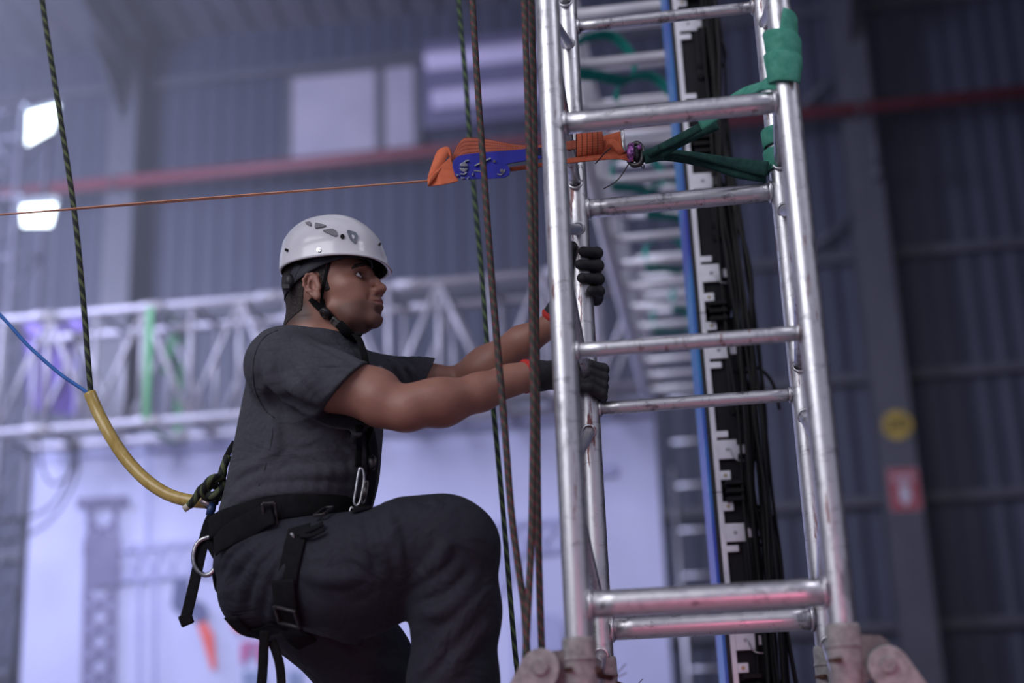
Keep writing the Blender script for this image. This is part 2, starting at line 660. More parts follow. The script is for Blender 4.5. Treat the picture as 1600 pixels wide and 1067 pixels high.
# red fire main along the wall
PB = WB - 0.62
zp = (at_b(60, 297, PB).z + at_b(1580, 146, PB).z) / 2
m = MB()
m.tube([hall(-14, PB, zp), hall(8.4, PB, zp)], 0.075, 16)
pipe = tag(m.build('water_pipe', REDP), 'long red water pipe running level across the blue-grey back wall', 'pipe')
for ca in col_a + [ab(700, 240, PB)[0]]:
    m = MB()
    m.tube([hall(ca, PB, zp) + (V * math.cos(t) + Z * math.sin(t)) * 0.085 for t in np.linspace(0, 6.0, 15)], 0.016, 6)
    ln = 0.036 if ca in col_a else 0.26
    m.box(hall(ca, PB + 0.07 + ln, zp), (0.03, ln, 0.02), (U, V, Z))
    m.build('bracket', PAINT_STEEL, pipe)
ca = col_a[1]
m = MB()                                   # drop nipple with a valve beside the right column
m.tube([hall(ca + 0.12, PB, zp - 0.06), hall(ca + 0.12, PB, zp - 0.75)], 0.03, 10)
m.tube([hall(ca + 0.12, PB, zp - 0.70), hall(ca + 0.12, PB, zp - 0.86)], 0.06, 10)
m.build('valve', PAINT_STEEL, pipe)

# louvred outlet high on the wall
LV = mixed('pale_louvre_paint', lin(196, 186, 212), lin(182, 174, 202), 3, 0.4)
LVD = mixed('violet_duct_paint', lin(92, 88, 116), lin(82, 78, 106), 3, 0.5)
lou = thing('wall_louvre', 'pale slatted louvre high on the wall right of the white panels', 'vent', hall(*[ab(750, 150, WB - 0.3)[0], WB - 0.3, ab(750, 150, WB)[1]]))
A = ab(658, 60, WB - 0.3); B = ab(850, 176, WB - 0.3)
m = MB()
m.box(hall((A[0] + B[0]) / 2, WB - 0.15, (A[1] + B[1]) / 2 - 0.02), ((B[0] - A[0]) / 2, 0.12, (A[1] - B[1]) / 2), (U, V, Z), 0.02)
m.build('housing', LVD, lou)
for q in ((664, 92), (674, 152)):
    s = ab(*q, WB - 0.4)
    m = MB()
    m.box(hall((s[0] + B[0]) / 2, WB - 0.34, s[1]), ((B[0] - s[0]) / 2, 0.10, 0.07), (U, (V * 0.8 - Z * 0.6).normalized(), (Z * 0.8 + V * 0.6).normalized()), 0.01)
    m.build('slat', LV, lou)

# signs on the right-hand column
YEL = mixed('yellow_sign', lin(168, 142, 56), lin(150, 126, 48), 8, 0.5)
SIGNRED = mixed('red_sign', lin(150, 52, 62), lin(138, 46, 56), 8, 0.5)
SIGNWHITE = mixed('white_print', lin(190, 186, 198), lin(178, 174, 188), 8, 0.5)
INK = mixed('black_print', lin(26, 26, 30), lin(32, 32, 36), 8, 0.6)
SB = CB - 0.185


def flat_glyph(mb, c, s, polys, off, thick=0.004):
    for pl in polys:
        mb.prism([c + U * (x * s) + Z * (y * s) - V * off for x, y in pl], V * thick)


def seg_digits(ch):
    w = 0.16
    S = {'a': [(0, 1), (.6, 1), (.6, 1 - w), (0, 1 - w)], 'd': [(0, 0), (.6, 0), (.6, w), (0, w)], 'g': [(0, .5 - w / 2), (.6, .5 - w / 2), (.6, .5 + w / 2), (0, .5 + w / 2)],
         'f': [(0, .5), (w, .5), (w, 1), (0, 1)], 'b': [(.6 - w, .5), (.6, .5), (.6, 1), (.6 - w, 1)], 'e': [(0, 0), (w, 0), (w, .5), (0, .5)], 'c': [(.6 - w, 0), (.6, 0), (.6, .5), (.6 - w, .5)]}
    return [S[k] for k in {'2': 'abged', '0': 'abcdef', '5': 'afgcd', 'P': 'abgfe', 'C': 'adef'}[ch]]


yc = at_b(1402, 664, SB)
m = MB()
m.prism([yc + (U * math.cos(t) + Z * math.sin(t)) * 0.155 for t in np.linspace(0, 2 * math.pi, 33)[:-1]], V * 0.01)
o = tag(m.build('round_sign', YEL), 'round yellow sign with dark characters on the right steel column', 'sign')
m = MB()
for i, ch in enumerate('20'):
    flat_glyph(m, yc + U * (-0.10 + i * 0.115) - Z * 0.055, 0.13, seg_digits(ch), 0.008)
m.build('print', INK, o)
rc = at_b(1413, 765, SB)
m = MB()
m.box(rc, (0.158, 0.006, 0.225), (U, V, Z), 0.003)
o = tag(m.build('fire_sign', SIGNRED), 'red and white rectangular fire sign on the right column below the yellow disc', 'sign')
m = MB()
for k in range(11):                        # hatched border
    for s in (-1, 1):
        z = -0.2 + k * 0.04
        flat_glyph(m, rc, 1, [[(s * 0.15 - 0.012, z - 0.01), (s * 0.15 + 0.006, z + 0.004), (s * 0.15 + 0.006, z + 0.016), (s * 0.15 - 0.012, z + 0.002)]], 0.008)
for k in range(8):
    for s in (-1, 1):
        x = -0.14 + k * 0.04
        flat_glyph(m, rc, 1, [[(x, s * 0.215 - 0.008), (x + 0.012, s * 0.215 - 0.008), (x + 0.026, s * 0.215 + 0.008), (x + 0.014, s * 0.215 + 0.008)]], 0.008)
flat_glyph(m, rc, 1, [[(-0.1, 0.15), (0.1, 0.15), (0.1, 0.125), (-0.1, 0.125)], [(-0.1, 0.10), (0.1, 0.10), (0.1, 0.082), (-0.1, 0.082)],
                      [(-0.05, 0.05), (0.05, 0.05), (0.05, -0.08), (0.08, -0.08), (0, -0.17), (-0.08, -0.08), (-0.05, -0.08)]], 0.008)
m.build('print', SIGNWHITE, o)
# ------------------------------------------------------------------ the truss tower the climber holds
TW, TD, TR = 0.46, 0.454, 0.0242
C0 = Vector((0.098, 2.573, 0))
FL, FR = C0, C0 + U * TW
BL, BR = C0 + V * TD, C0 + U * TW + V * TD
ZS = [H + 0.292, H + 0.766, H + 1.237, H + 1.705]
RR = [0.0245, 0.0145, 0.0215, 0.0145]
ZTOP = H + 2.02
tower = thing('truss_tower', 'scuffed aluminium ladder truss tower in the foreground that the climber grips', 'truss', FL + U * TW / 2 + V * TD / 2)


def rail(p, name='rail'):
    mb = MB()
    mb.tube([p + Z * z for z in np.linspace(0.02, ZTOP, 12)], TR, 24)
    return mb.build(name, ALU, tower)


rails = [rail(p) for p in (FL, FR, BL, BR)]
# a weld bead at each joint
def weld(mb, c, axis, r):
    axis = axis.normalized()
    ref = Z if abs(axis.z) < 0.9 else U
    s = axis.cross(ref).normalized()
    t = axis.cross(s)
    mb.tube([c + (s * math.cos(x) + t * math.sin(x)) * r for x in np.linspace(0, 2 * math.pi, 17)[:-1]], 0.0035, 6, closed=True)


LOW = [ZS[0] - 0.47 * k for k in range(1, 4)]
for z, r in list(zip(ZS, RR)) + [(z, 0.018) for z in LOW]:
    for p, q in ((FL, FR), (BL, BR)):
        mb = MB()
        a, b = p + U * TR * 0.8 + Z * z, q - U * TR * 0.8 + Z * z
        mb.tube([a + (b - a) * t for t in np.linspace(0, 1, 9)], r, 20)
        weld(mb, a + U * 0.006, U, r + 0.001)
        weld(mb, b - U * 0.006, U, r + 0.001)
        mb.build('rung', ALU_DIRTY if p is BL or r > 0.02 else ALU, tower)
for p, q in ((FL, BL), (FR, BR)):          # zigzag braces in the two side faces
    for i, z in enumerate(ZS + LOW):
        for s in (1, -1):
            z0, z1 = z + s * 0.055, z + s * 0.215
            mb = MB()
            a, b = q + Z * z0 - V * TR * 0.7, p + Z * z1 + V * TR * 0.7
            mb.tube([a + (b - a) * t for t in np.linspace(0, 1, 7)], 0.0125, 14)
            weld(mb, a - V * 0.008, (b - a), 0.0140)
            mb.build('brace', ALU, tower)
# the sleeve block at the foot of the frame, with hinge lugs for the outriggers
for p, s in ((FL, -1), (FR, 1), (BL, -1), (BR, 1)):
    mb = MB()
    mb.tube([p + Z * (H + 0.235), p + Z * (H + 0.228), p + Z * (H + 0.13), p + Z * (H + 0.123)], [0.0275, 0.0295, 0.0295, 0.0275], 24)
    mb.tube([p + Z * (H + 0.20), p + Z * (H + 0.194)], 0.0308, 24)
    o = mb.build('sleeve', CAST, tower)
    mb = MB()
    zz = H + (0.178 if s < 0 else 0.172)
    mb.tube([p - V * 0.042 + Z * zz - U * 0.012, p + V * 0.0 + Z * (zz + 0.002) - U * 0.028, p + V * 0.048 + Z * zz - U * 0.012], 0.0045, 8)
    mb.tube([p + U * 0.031 - V * 0.012 + Z * zz, p + U * 0.036 + Z * (zz - 0.002), p + U * 0.030 + V * 0.03 + Z * (zz - 0.008), p + U * 0.05 + V * 0.05 + Z * (zz - 0.012)], 0.006, 8)
    for k in (-1, 1):                      # loose wire ends
        mb.tube(spline([p + U * 0.05 + V * 0.05 + Z * (zz - 0.012), p + U * 0.063 + V * 0.05 + Z * (zz - 0.006 + 0.004 * k), p + U * 0.078 + V * 0.05 + Z * (zz + 0.004 + 0.008 * k)], 4), 0.0009, 5)
    mb.build('pin', RUST, o)
for p, q in ((FL, BL), (FR, BR)):          # plates tying front and back sleeves
    mb = MB()
    mb.box((p + q) / 2 + Z * (H + 0.185), (TD / 2 - 0.03, 0.007, 0.036), (V, U, Z), 0.003)
    mb.build('tie_plate', CAST, tower)


def outrigger(p, s, k):
    """Hinged leg running down and out from a sleeve."""
    hinge = p + U * (s * 0.066) + Z * (H + (0.184 if s < 0 else 0.160)) - V * 0.012
    mb = MB()
    for e in (-1, 1):                      # fixed lugs on the sleeve
        mb.prism([p + U * (s * x) + Z * (H + z) - V * 0.012 for x, z in ((0.022, 0.215), (0.060, 0.212), (0.076, 0.197), (0.080, 0.180), (0.068, 0.160), (0.022, 0.130))], V * 0.008)
    arm_d = (U * (s * 0.50) - Z * 0.86 - V * 0.05).normalized()
    side = V
    w = arm_d.cross(side).normalized()
    for e in (-1, 1):                      # fork of the leg
        c = hinge + V * (e * 0.019)
        out = [c + w * 0.034 * math.cos(t) - arm_d * 0.034 * math.sin(t) for t in np.linspace(0, math.pi, 13)] + [c - w * 0.036 + arm_d * 0.085, c + w * 0.036 + arm_d * 0.085]
        mb.prism(out, V * 0.013, bevel=0.003)
    mb.tube([hinge - V * 0.034, hinge - V * 0.030, hinge + V * 0.034], [0.013, 0.0155, 0.0155], 6)
    o = mb.build('hinge_fork', CAST, tower)
    mb = MB()
    foot = hinge + arm_d * ((hinge.z - 0.03) / -arm_d.z)
    mb.tube([hinge + arm_d * 0.06, hinge + arm_d * 0.075, hinge + arm_d * 0.09, foot], [0.030, 0.034, 0.026, 0.026], 20)
    mb.tube([foot, foot - Z * 0.025], [0.05, 0.07], 20)
    mb.build('outrigger', ALU, tower)


outrigger(FL, -1, 0)
outrigger(FR, 1, 1)
# pen scrawl on the back left rail
mb = MB()


def on_tube(px, py, c, r):
    o, d = Vector((CAM.x - c.x, CAM.y - c.y)), ray(px, py)
    A = d.x ** 2 + d.y ** 2; Bq = o.x * d.x + o.y * d.y; Cq = o.x ** 2 + o.y ** 2 - r * r
    disc = max(0, Bq * Bq - A * Cq)
    return CAM + d * ((-Bq - math.sqrt(disc)) / A)


for st in ([(898, 260), (902, 257), (905, 261), (901, 268), (898, 274), (903, 272)], [(899, 276), (904, 273), (906, 278), (903, 281), (906, 284), (904, 288), (899, 289)],
           [(908, 258), (911, 268), (911, 280), (908, 290), (902, 294), (897, 291)]):
    mb.tube(spline([on_tube(x, y, BL, TR + 0.0002) for x, y in st], 5), 0.0009, 6)
mb.build('pen_mark', mixed('pen_ink', lin(88, 78, 80), lin(100, 90, 92)), tower)

TRUSS_GREY = mixed('matt_truss_tube', lin(150, 147, 160), lin(136, 133, 147), 5, 0.5, 0.25)
# ------------------------------------------------------------------ box trusses behind
def box_truss(name, label, O, L, W, A3, n0, bay, w, h, r=0.025, rb=0.015, mat=None, faces='all', rungs=True, group=None):
    """O: corner; A3: (along, across, up) axes; n0 bays of length bay."""
    along, across, up = A3
    t = thing(name, label, 'truss', O, group)
    cor = {(i, j): O + across * (w * i) + up * (h * j) for i in (0, 1) for j in (0, 1)}
    for k, p in cor.items():
        mb = MB()
        mb.tube([p, p + along * (n0 * bay)], r, 12)
        mb.build('chord', mat, t)
    def bar_(nm, a, b):
        mb = MB()
        mb.tube([a, b], rb, 8)
        mb.build(nm, mat, t)
    for i in (0, 1):                       # the two tall faces: posts and diagonals
        for k in range(n0 + 1):
            q = cor[(i, 0)] + along * (k * bay)
            bar_('post', q, q + up * h)
            if k < n0:
                bar_('diagonal', *((q, q + along * bay + up * h) if k % 2 == 0 else (q + up * h, q + along * bay)))
    for j in (0, 1):
        for k in range(n0 + 1):
            q = cor[(0, j)] + along * (k * bay)
            bar_('rung', q, q + across * w)
    return t


KS = 1.26
TB = 7.2 * KS
zt, zb = at_b(200, 484, TB).z, at_b(200, 662, TB).z
aL, aR = ab(6, 500, TB)[0], ab(1012, 500, TB)[0]
BAY = 0.283 * KS
nb = int(round((aR - aL) / BAY))
cross = box_truss('cross_truss', 'long aluminium box truss crossing behind the climber above the lavender banner', hall(aL, TB, zb), 0, 0, (U, V, Z), nb, (aR - aL) / nb, 0.40 * KS, zt - zb, 0.026 * KS, 0.016 * KS, TRUSS_GREY)
for px in (66, 236, 420, 640, 880):        # bolted couplers at the segment joints
    aa = ab(px, 560, TB)[0]
    for bb in (TB, TB + 0.40 * KS):
        for zz in (zb, zt):
            mb = MB()
            mb.tube([hall(aa - 0.09, bb, zz), hall(aa - 0.085, bb, zz), hall(aa + 0.085, bb, zz), hall(aa + 0.09, bb, zz)], [0.034, 0.044, 0.044, 0.034], 12)
            mb.build('coupler', TRUSS_GREY, cross)

OA, OB = -0.335 * KS, 3.30 * KS
nb2 = 14
over = box_truss('overhead_truss', 'aluminium truss running back overhead beside the screen, wound with teal slings', hall(OA, OB, H + 1.90 * KS), 0, 0, (V, U, Z), nb2, (TB - OB - 0.06) / nb2, 0.38 * KS, 0.42 * KS, 0.025 * KS, 0.016 * KS, mixed('lit_truss_tube', lin(226, 224, 232), lin(210, 208, 218), 5, 0.5, 0.1))  # tube colour lightened in place of light that does not reach this truss
TEAL = webbing('teal_webbing', lin(28, 120, 112), lin(40, 146, 132))
GREEN_WEB = webbing('green_webbing', lin(62, 136, 116), lin(88, 158, 138))
for k, (b, aa) in enumerate(((3.62, 0.10), (3.86, 0.20), (4.3, 0.14), (4.75, 0.24), (5.3, 0.2), (5.7, 0.28), (6.1, 0.18))):
    # slings slung round the truss: each goes down over one side and comes back under the bottom rungs
    mb = MB()
    bay2 = (TB - OB - 0.06) / nb2
    c = hall(OA + aa * KS, OB + round((b * KS - OB) / bay2) * bay2, H + 1.90 * KS)
    loop = [c + U * -0.09 - Z * 0.03, c + U * 0.0 - Z * 0.035 + V * 0.03, c + U * 0.09 - Z * 0.03 + V * 0.09, c + U * 0.12 + Z * 0.06 + V * 0.12, c + U * 0.04 + Z * 0.16 + V * 0.1, c - U * 0.08 + Z * 0.1 + V * 0.03]
    sp = spline(loop + [loop[0]], 6)[:-1]
    cen = sum(sp, Vector()) / len(sp)
    mb.ribbon(sp, [(q - cen).normalized() for q in sp], 0.05, 0.006, closed=True)
    o = tag(mb.build('webbing_sling', TEAL), 'teal webbing sling wound round the rungs of the overhead truss', 'sling', 'teal slings on the overhead truss')

# ladder tower standing behind the screen's edge
tb_a, tb_z = ab(1046, 650, 12.6)
t = thing('ladder_tower', 'slim ladder truss tower standing far back between the banner edge and the screen', 'truss', hall(tb_a, 12.6, 0))
for i in (0, 1):
    mb = MB()
    mb.tube([hall(tb_a + i * 0.42, 12.6, 0.02), hall(tb_a + i * 0.42, 12.6, H + 2.6)], 0.026, 12)
    mb.build('rail', ALU_FAR, t)
z = at_b(1070, 690, 12.6).z
for k in range(-6, 3):
    mb = MB()
    mb.tube([hall(tb_a, 12.6, z + k * 0.40), hall(tb_a + 0.42, 12.6, z + k * 0.40)], 0.02, 10)
    mb.build('rung', ALU_FAR, t)
# left tower that carries the floodlights
LB = 10.8
la = ab(27, 300, LB)[0]
t = thing('lighting_tower', 'grey lattice tower at the left edge carrying two floodlights', 'truss', hall(la - 0.25, LB, 0))
GREYT = mixed('weathered_grey_tube', lin(84, 83, 96), lin(72, 71, 84), 6, 0.5, 0.3)
ltop = at_b(20, 165, LB).z
for i in (0, 1):
    for j in (0, 1):
        mb = MB()
        mb.tube([hall(la - 0.5 * i, LB + 0.5 * j, 0.02), hall(la - 0.5 * i, LB + 0.5 * j, ltop)], 0.03, 12)
        mb.build('rail', GREYT, t)
for k in range(13):
    zz = 0.25 + k * (ltop - 0.3) / 12
    mb = MB()
    mb.tube([hall(la, LB, zz), hall(la - 0.5, LB, zz)], 0.022, 8)
    mb.tube([hall(la, LB + .5, zz), hall(la - 0.5, LB + .5, zz)], 0.018, 8)
    if k < 12:
        mb.tube([hall(la, LB, zz), hall(la - 0.5, LB, zz + (ltop - 0.3) / 12)], 0.016, 8)
        mb.tube([hall(la, LB, zz), hall(la, LB + 0.5, zz + (ltop - 0.3) / 12)], 0.016, 8)
    mb.build('lacing', GREYT, t)

# floodlights
LAMP = emissive('floodlight_face', (0.86, 0.97, 1.0, 1), 4.5)
HOUS = mixed('floodlight_housing', lin(150, 156, 164), lin(130, 136, 144), 10, 0.4, 0.5)


def floodlight(corners, b, label, db):
    """corners: top-left, top-right, bottom-right, bottom-left of the glass as seen; db: depth of each behind plane b."""
    P = [at_b(x, y, b + d) for (x, y), d in zip(corners, db)]
    c = sum(P, Vector()) / 4
    n = (P[1] - P[0]).cross(P[3] - P[0]).normalized()
    if n.dot(CAM - c) < 0:
        n = -n
    t = thing('floodlight', label, 'lamp', c)
    mb = MB()
    out = [q + (q - c) * 0.14 for q in P]
    mb.poly(out + [q - n * 0.12 + (c - q) * 0.25 for q in out], [(0, 1, 2, 3), (7, 6, 5, 4)] + [(i, 4 + i, 4 + (i + 1) % 4, (i + 1) % 4) for i in range(4)])
    mb.build('housing', HOUS, t)
    mb = MB()
    mb.poly([q + n * 0.004 for q in P] + [q + n * 0.012 for q in P], [(3, 2, 1, 0), (4, 5, 6, 7)] + [(i, (i + 1) % 4, 4 + (i + 1) % 4, 4 + i) for i in range(4)])
    mb.build('glass', LAMP, t)
    mb = MB()
    mb.tube(spline([P[0] - n * 0.06, P[0] - n * 0.1 - U * 0.06, hall(la, LB, c.z - 0.05)], 5), 0.014, 8)
    mb.build('yoke', HOUS, t)


floodlight([(44, 176), (92, 163), (82, 204), (42, 226)], 10.4, 'upper bright white floodlight tilted down on the left lighting tower', (0, 0, .25, .25))
floodlight([(34, 321), (88, 318), (80, 352), (36, 352)], 10.4, 'lower bright white floodlight below the red pipe on the left lighting tower', (0, 0, .2, .2))

# ------------------------------------------------------------------ banner with its lettering and flat shapes
BB = TB + 0.40 * KS + 0.12
CLOTH = mixed('lavender_banner_cloth', lin(176, 178, 214), lin(166, 168, 208), 1.3, 0.75, bmp=0.1, bscale=3, bdist=0.02)
bz1 = (at_b(300, 676, BB).z + at_b(700, 640, BB).z) / 2
bx0, bx1 = ab(42, 900, BB)[0], ab(1032, 800, BB)[0]
mb = MB()
N = 60
pts = []
for s in (0, 1):
    for j in range(13):
        for i in range(N + 1):
            x = bx0 + (bx1 - bx0) * i / N
            zz = 0.01 + (bz1 - 0.01) * j / 12
            wv = 0.012 * math.sin(x * 5.1 + 0.6 * j) * (1 - j / 12) + 0.008 * math.sin(x * 11 + j)
            pts.append(hall(x, BB + wv + 0.004 * s, zz))
fs = []
M1 = (N + 1) * 13
for j in range(12):
    for i in range(N):
        a = j * (N + 1) + i
        fs += [(a, a + 1, a + N + 2, a + N + 1), (M1 + a + 1, M1 + a, M1 + a + N + 1, M1 + a + N + 2)]
mb.poly(pts, fs, 0, True)
banner = tag(mb.build('banner', CLOTH, recalc=False), 'huge pale lavender printed banner hung under the cross truss behind the climber', 'banner')
PB_ = BB - 0.026
P_GREY = mixed('banner_grey_violet', lin(108, 104, 138), lin(98, 94, 128), 8, 0.7)
P_MID = mixed('banner_pale_violet', lin(152, 154, 196), lin(144, 146, 190), 8, 0.7)
P_NAVY = mixed('printed_slate_blue', lin(84, 88, 126), lin(76, 80, 118), 8, 0.7)
P_ORANGE = mixed('printed_orange_red', lin(206, 96, 92), lin(196, 84, 84), 8, 0.7)
P_MAGENTA = mixed('printed_magenta', lin(170, 76, 130), lin(160, 70, 124), 8, 0.7)
P_TEAL = mixed('printed_teal_grey', lin(92, 118, 154), lin(84, 110, 146), 8, 0.7)


def flat_shapes(name, mat, polys, label=None):
    mb = MB()
    for k, pl in enumerate(polys):
        mb.prism([at_b(x, y, PB_ - 0.0007 * (k % 7)) for x, y in pl], V * 0.002)
    return tag(mb.build(name, mat, banner), label)


def bar(x0, y0, x1, y1, w):
    dx, dy = x1 - x0, y1 - y0
    L = math.hypot(dx, dy)
    ox, oy = -dy / L * w / 2, dx / L * w / 2
    return [(x0 + ox, y0 + oy), (x1 + ox, y1 + oy), (x1 - ox, y1 - oy), (x0 - ox, y0 - oy)]


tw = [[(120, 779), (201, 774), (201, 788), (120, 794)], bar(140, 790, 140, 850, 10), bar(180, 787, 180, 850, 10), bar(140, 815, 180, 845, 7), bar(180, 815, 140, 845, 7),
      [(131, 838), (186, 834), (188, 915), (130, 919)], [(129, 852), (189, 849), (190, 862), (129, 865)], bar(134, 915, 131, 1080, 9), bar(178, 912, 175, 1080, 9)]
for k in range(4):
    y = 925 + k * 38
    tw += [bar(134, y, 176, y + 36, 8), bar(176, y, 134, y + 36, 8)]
flat_shapes('tower_shape', P_GREY, tw, 'dark lifting tower shape on the banner')  # flat dark tower shape laid just in front of the cloth
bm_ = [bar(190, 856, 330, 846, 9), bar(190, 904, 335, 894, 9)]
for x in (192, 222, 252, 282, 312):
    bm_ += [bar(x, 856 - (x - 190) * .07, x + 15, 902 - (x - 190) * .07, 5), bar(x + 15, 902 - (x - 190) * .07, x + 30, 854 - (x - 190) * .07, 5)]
flat_shapes('beam_shape', P_MID, bm_)
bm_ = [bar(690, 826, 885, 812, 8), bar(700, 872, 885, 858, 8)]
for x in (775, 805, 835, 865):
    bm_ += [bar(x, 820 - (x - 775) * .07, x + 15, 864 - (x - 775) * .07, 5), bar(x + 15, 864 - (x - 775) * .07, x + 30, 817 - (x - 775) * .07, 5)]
flat_shapes('beam_shape', P_MID, bm_)
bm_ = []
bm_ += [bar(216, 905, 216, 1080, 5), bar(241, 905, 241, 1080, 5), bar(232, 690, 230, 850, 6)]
flat_shapes('rigging_shape', P_MID, bm_)
flat_shapes('printed_hoist', P_NAVY, [[(272, 900), (292, 895), (300, 935), (322, 945), (326, 965), (310, 976), (296, 962), (284, 962), (268, 948)]])
flat_shapes('printed_spike', P_ORANGE, [[(308, 975), (322, 970), (334, 992), (338, 1046), (330, 1046)], [(358, 960), (372, 965), (380, 990), (366, 984)]], 'orange-red printed spike')
flat_shapes('printed_shape', P_MID, [[(776, 878), (815, 870), (800, 905), (778, 935)], [(800, 985), (806, 970), (840, 958), (872, 962), (880, 980), (882, 1080), (800, 1080)]])
flat_shapes('printed_shape', P_MID, [[(925, 728), (962, 724), (963, 742), (926, 746)]])
tx = []
for x in (376, 402):
    tx += [[(x, 1004), (x + 8, 1003), (x + 8, 1035), (x, 1036)]]
tx += [[(384, 1003), (398, 1001), (400, 1008), (384, 1010)], [(410, 1001), (420, 1000), (420, 1006), (410, 1007)], [(384, 1017), (398, 1016), (398, 1022), (384, 1023)]]
flat_shapes('lettering', P_MAGENTA, tx, 'magenta lettering')
tx = [[(x, 1048), (x + 7, 1047), (x + 7, 1078), (x, 1079)] for x in (380, 393, 406, 450, 463)]
flat_shapes('lettering', P_TEAL, tx, 'teal grey lettering')

# violet cloth hung behind the left bays of the cross truss
VIO = mixed('violet_cloth', lin(112, 92, 172), lin(98, 80, 158), 3, 0.7)
mb = MB()
cc = [ab(36, 505, BB - 0.07), ab(134, 498, BB - 0.07), ab(126, 650, BB - 0.07), ab(44, 640, BB - 0.07)]
pts, fs = [], []
for s in (0, 1):
    for j in range(9):
        for i in range(17):
            u_, v_ = i / 16, j / 8
            x = (cc[0][0] * (1 - u_) + cc[1][0] * u_) * (1 - v_) + (cc[3][0] * (1 - u_) + cc[2][0] * u_) * v_
            zz = (cc[0][1] * (1 - u_) + cc[1][1] * u_) * (1 - v_) + (cc[3][1] * (1 - u_) + cc[2][1] * u_) * v_
            pts.append(hall(x, BB - 0.07 + 0.03 * math.sin(u_ * 19) * (0.3 + v_) + 0.004 * s, zz))
for j in range(8):
    for i in range(16):
        a = j * 17 + i
        fs += [(a, a + 1, a + 18, a + 17), (153 + a + 1, 153 + a, 153 + a + 17, 153 + a + 18)]
mb.poly(pts, fs, 0, True)
tag(mb.build('violet_cloth', VIO, recalc=False), 'violet cloth hanging behind the left end of the cross truss', 'cloth')
# green ratchet strap round the cross truss
GRN = webbing('bright_green_webbing', lin(84, 140, 104), lin(98, 154, 118))
ga = ab(235, 560, TB)[0]
mb = MB()
lp = [hall(ga, TB - 0.04, zt), hall(ga, TB - 0.04, zb), hall(ga, TB, zb - 0.04), hall(ga, TB + 0.5, zb - 0.04), hall(ga, TB + 0.545, zb), hall(ga, TB + 0.545, zt), hall(ga, TB + 0.5, zt + 0.04), hall(ga, TB, zt + 0.04)]
mb.ribbon(lp, [-V, -V, -Z, -Z, V, V, Z, Z], 0.05, 0.004, closed=True)
tag(mb.build('green_strap', GRN), 'bright green strap looped upright round the cross truss', 'strap')
mb = MB()
q = [at_b(270, 530, TB + 0.44), at_b(264, 555, TB + 0.44), at_b(256, 585, TB + 0.44)]
mb.ribbon([q[0] + Z * 0.03] + q, [-V] * 4, 0.06, 0.004)
tag(mb.build('green_strap', GRN), 'short loose green strap tail slanting inside the cross truss', 'strap')
# black cables drooping from the cross truss in front of the banner, lower left
for k, pth in enumerate(([(112, 690), (108, 740), (80, 790), (30, 812), (-20, 815)], [(100, 676), (122, 730), (90, 800), (40, 838), (-20, 850)], [(60, 680), (66, 730), (84, 756), (112, 736), (124, 690)])):
    mb = MB()
    mb.tube([at_b(x, y, TB + 0.1 + 0.05 * k) for x, y in [(pth[0][0], pth[0][1] - 12)] + [(p.x, p.y) for p in spline([Vector((x, y, 0)) for x, y in pth], 6)]], 0.009, 8)
    tag(mb.build('hanging_cable', RUBBER), ['thin dark cable drooping left in front of the banner, upper of two', 'thin dark cable drooping left in front of the banner, lower of two', 'small dark cable loop hanging under the left of the cross truss'][k], 'cable', 'cables under the cross truss')

mb = MB()
mb.box(hall(-3.0, (4.4 + WB - 0.9) / 2, 4.6), (10.5, (WB - 0.9 - 4.4) / 2, 4.5), (U, V, Z))
hz_ = tag(mb.build('stage_haze', haze_box(0, 0, 0.021)), 'thin violet stage haze filling the hall behind the climber', 'haze', kind='stuff')

# ------------------------------------------------------------------ LED screen seen almost edge on
LD = 3.72


def led(px, py, dq=0.0):
    return at(px, py, LD + dq)


e0, e1 = at(1044, 0, LD), at(1139, 1067, LD)
ZL = (e0 - e1).normalized()               # the stack leans a little
ex = (e0.x + e1.x) / 2
Q = Vector((0.066, 1.0, 0)).normalized()   # the screen runs away from the lens
NQ = Vector((-Q.y, Q.x, 0))                # it faces left
E = e1 - ZL * (e1.z / ZL.z)
screen = thing('led_screen', 'tall led video wall seen edge on behind the ladder truss', 'screen', E + Z * 0.0)
zc0 = at(1075, 490, LD).z                  # a seam between two cabinets
CH = 0.5
SCRW = 0.24
m_, nt, b_ = principled('led_face', lin(30, 40, 90), 0.35)
sepz = nt.nodes.new('ShaderNodeSeparateXYZ')
nt.links.new(nt.nodes.new('ShaderNodeTexCoord').outputs['Object'], sepz.inputs[0])
f = noise(nt, 1.6, 3, stretch=(0.4, 0.6, 1))
colr = ramp(nt, f, [(0.30, lin(64, 56, 150)), (0.42, lin(44, 66, 176)), (0.55, lin(46, 130, 196)), (0.68, lin(70, 70, 190)), (0.8, lin(92, 84, 176))])
nt.links.new(colr, b_.inputs['Emission Color'])
b_.inputs['Emission Strength'].default_value = 0.34
LEDF = m_
FRAME = mixed('screen_frame_alloy', lin(232, 232, 240), lin(216, 216, 226), 20, 0.35, 0.2)
GASK = mixed('screen_gasket', lin(22, 22, 26), lin(28, 28, 32), 30, 0.6)
BODY = mixed('screen_back_black', lin(19, 19, 25), lin(25, 25, 32), 12, 0.6, spec=0.25)
GOLD = mixed('brass_screw', (0.62, 0.52, 0.30, 1), (0.45, 0.36, 0.2, 1), 60, 0.35, 0.9)
PXM = 2222 * 0.956 / (LD * 0.956 + 0.9 * 0.294) / 0.956   # px per metre at the edge


def pxm(n):
    return n / PXM


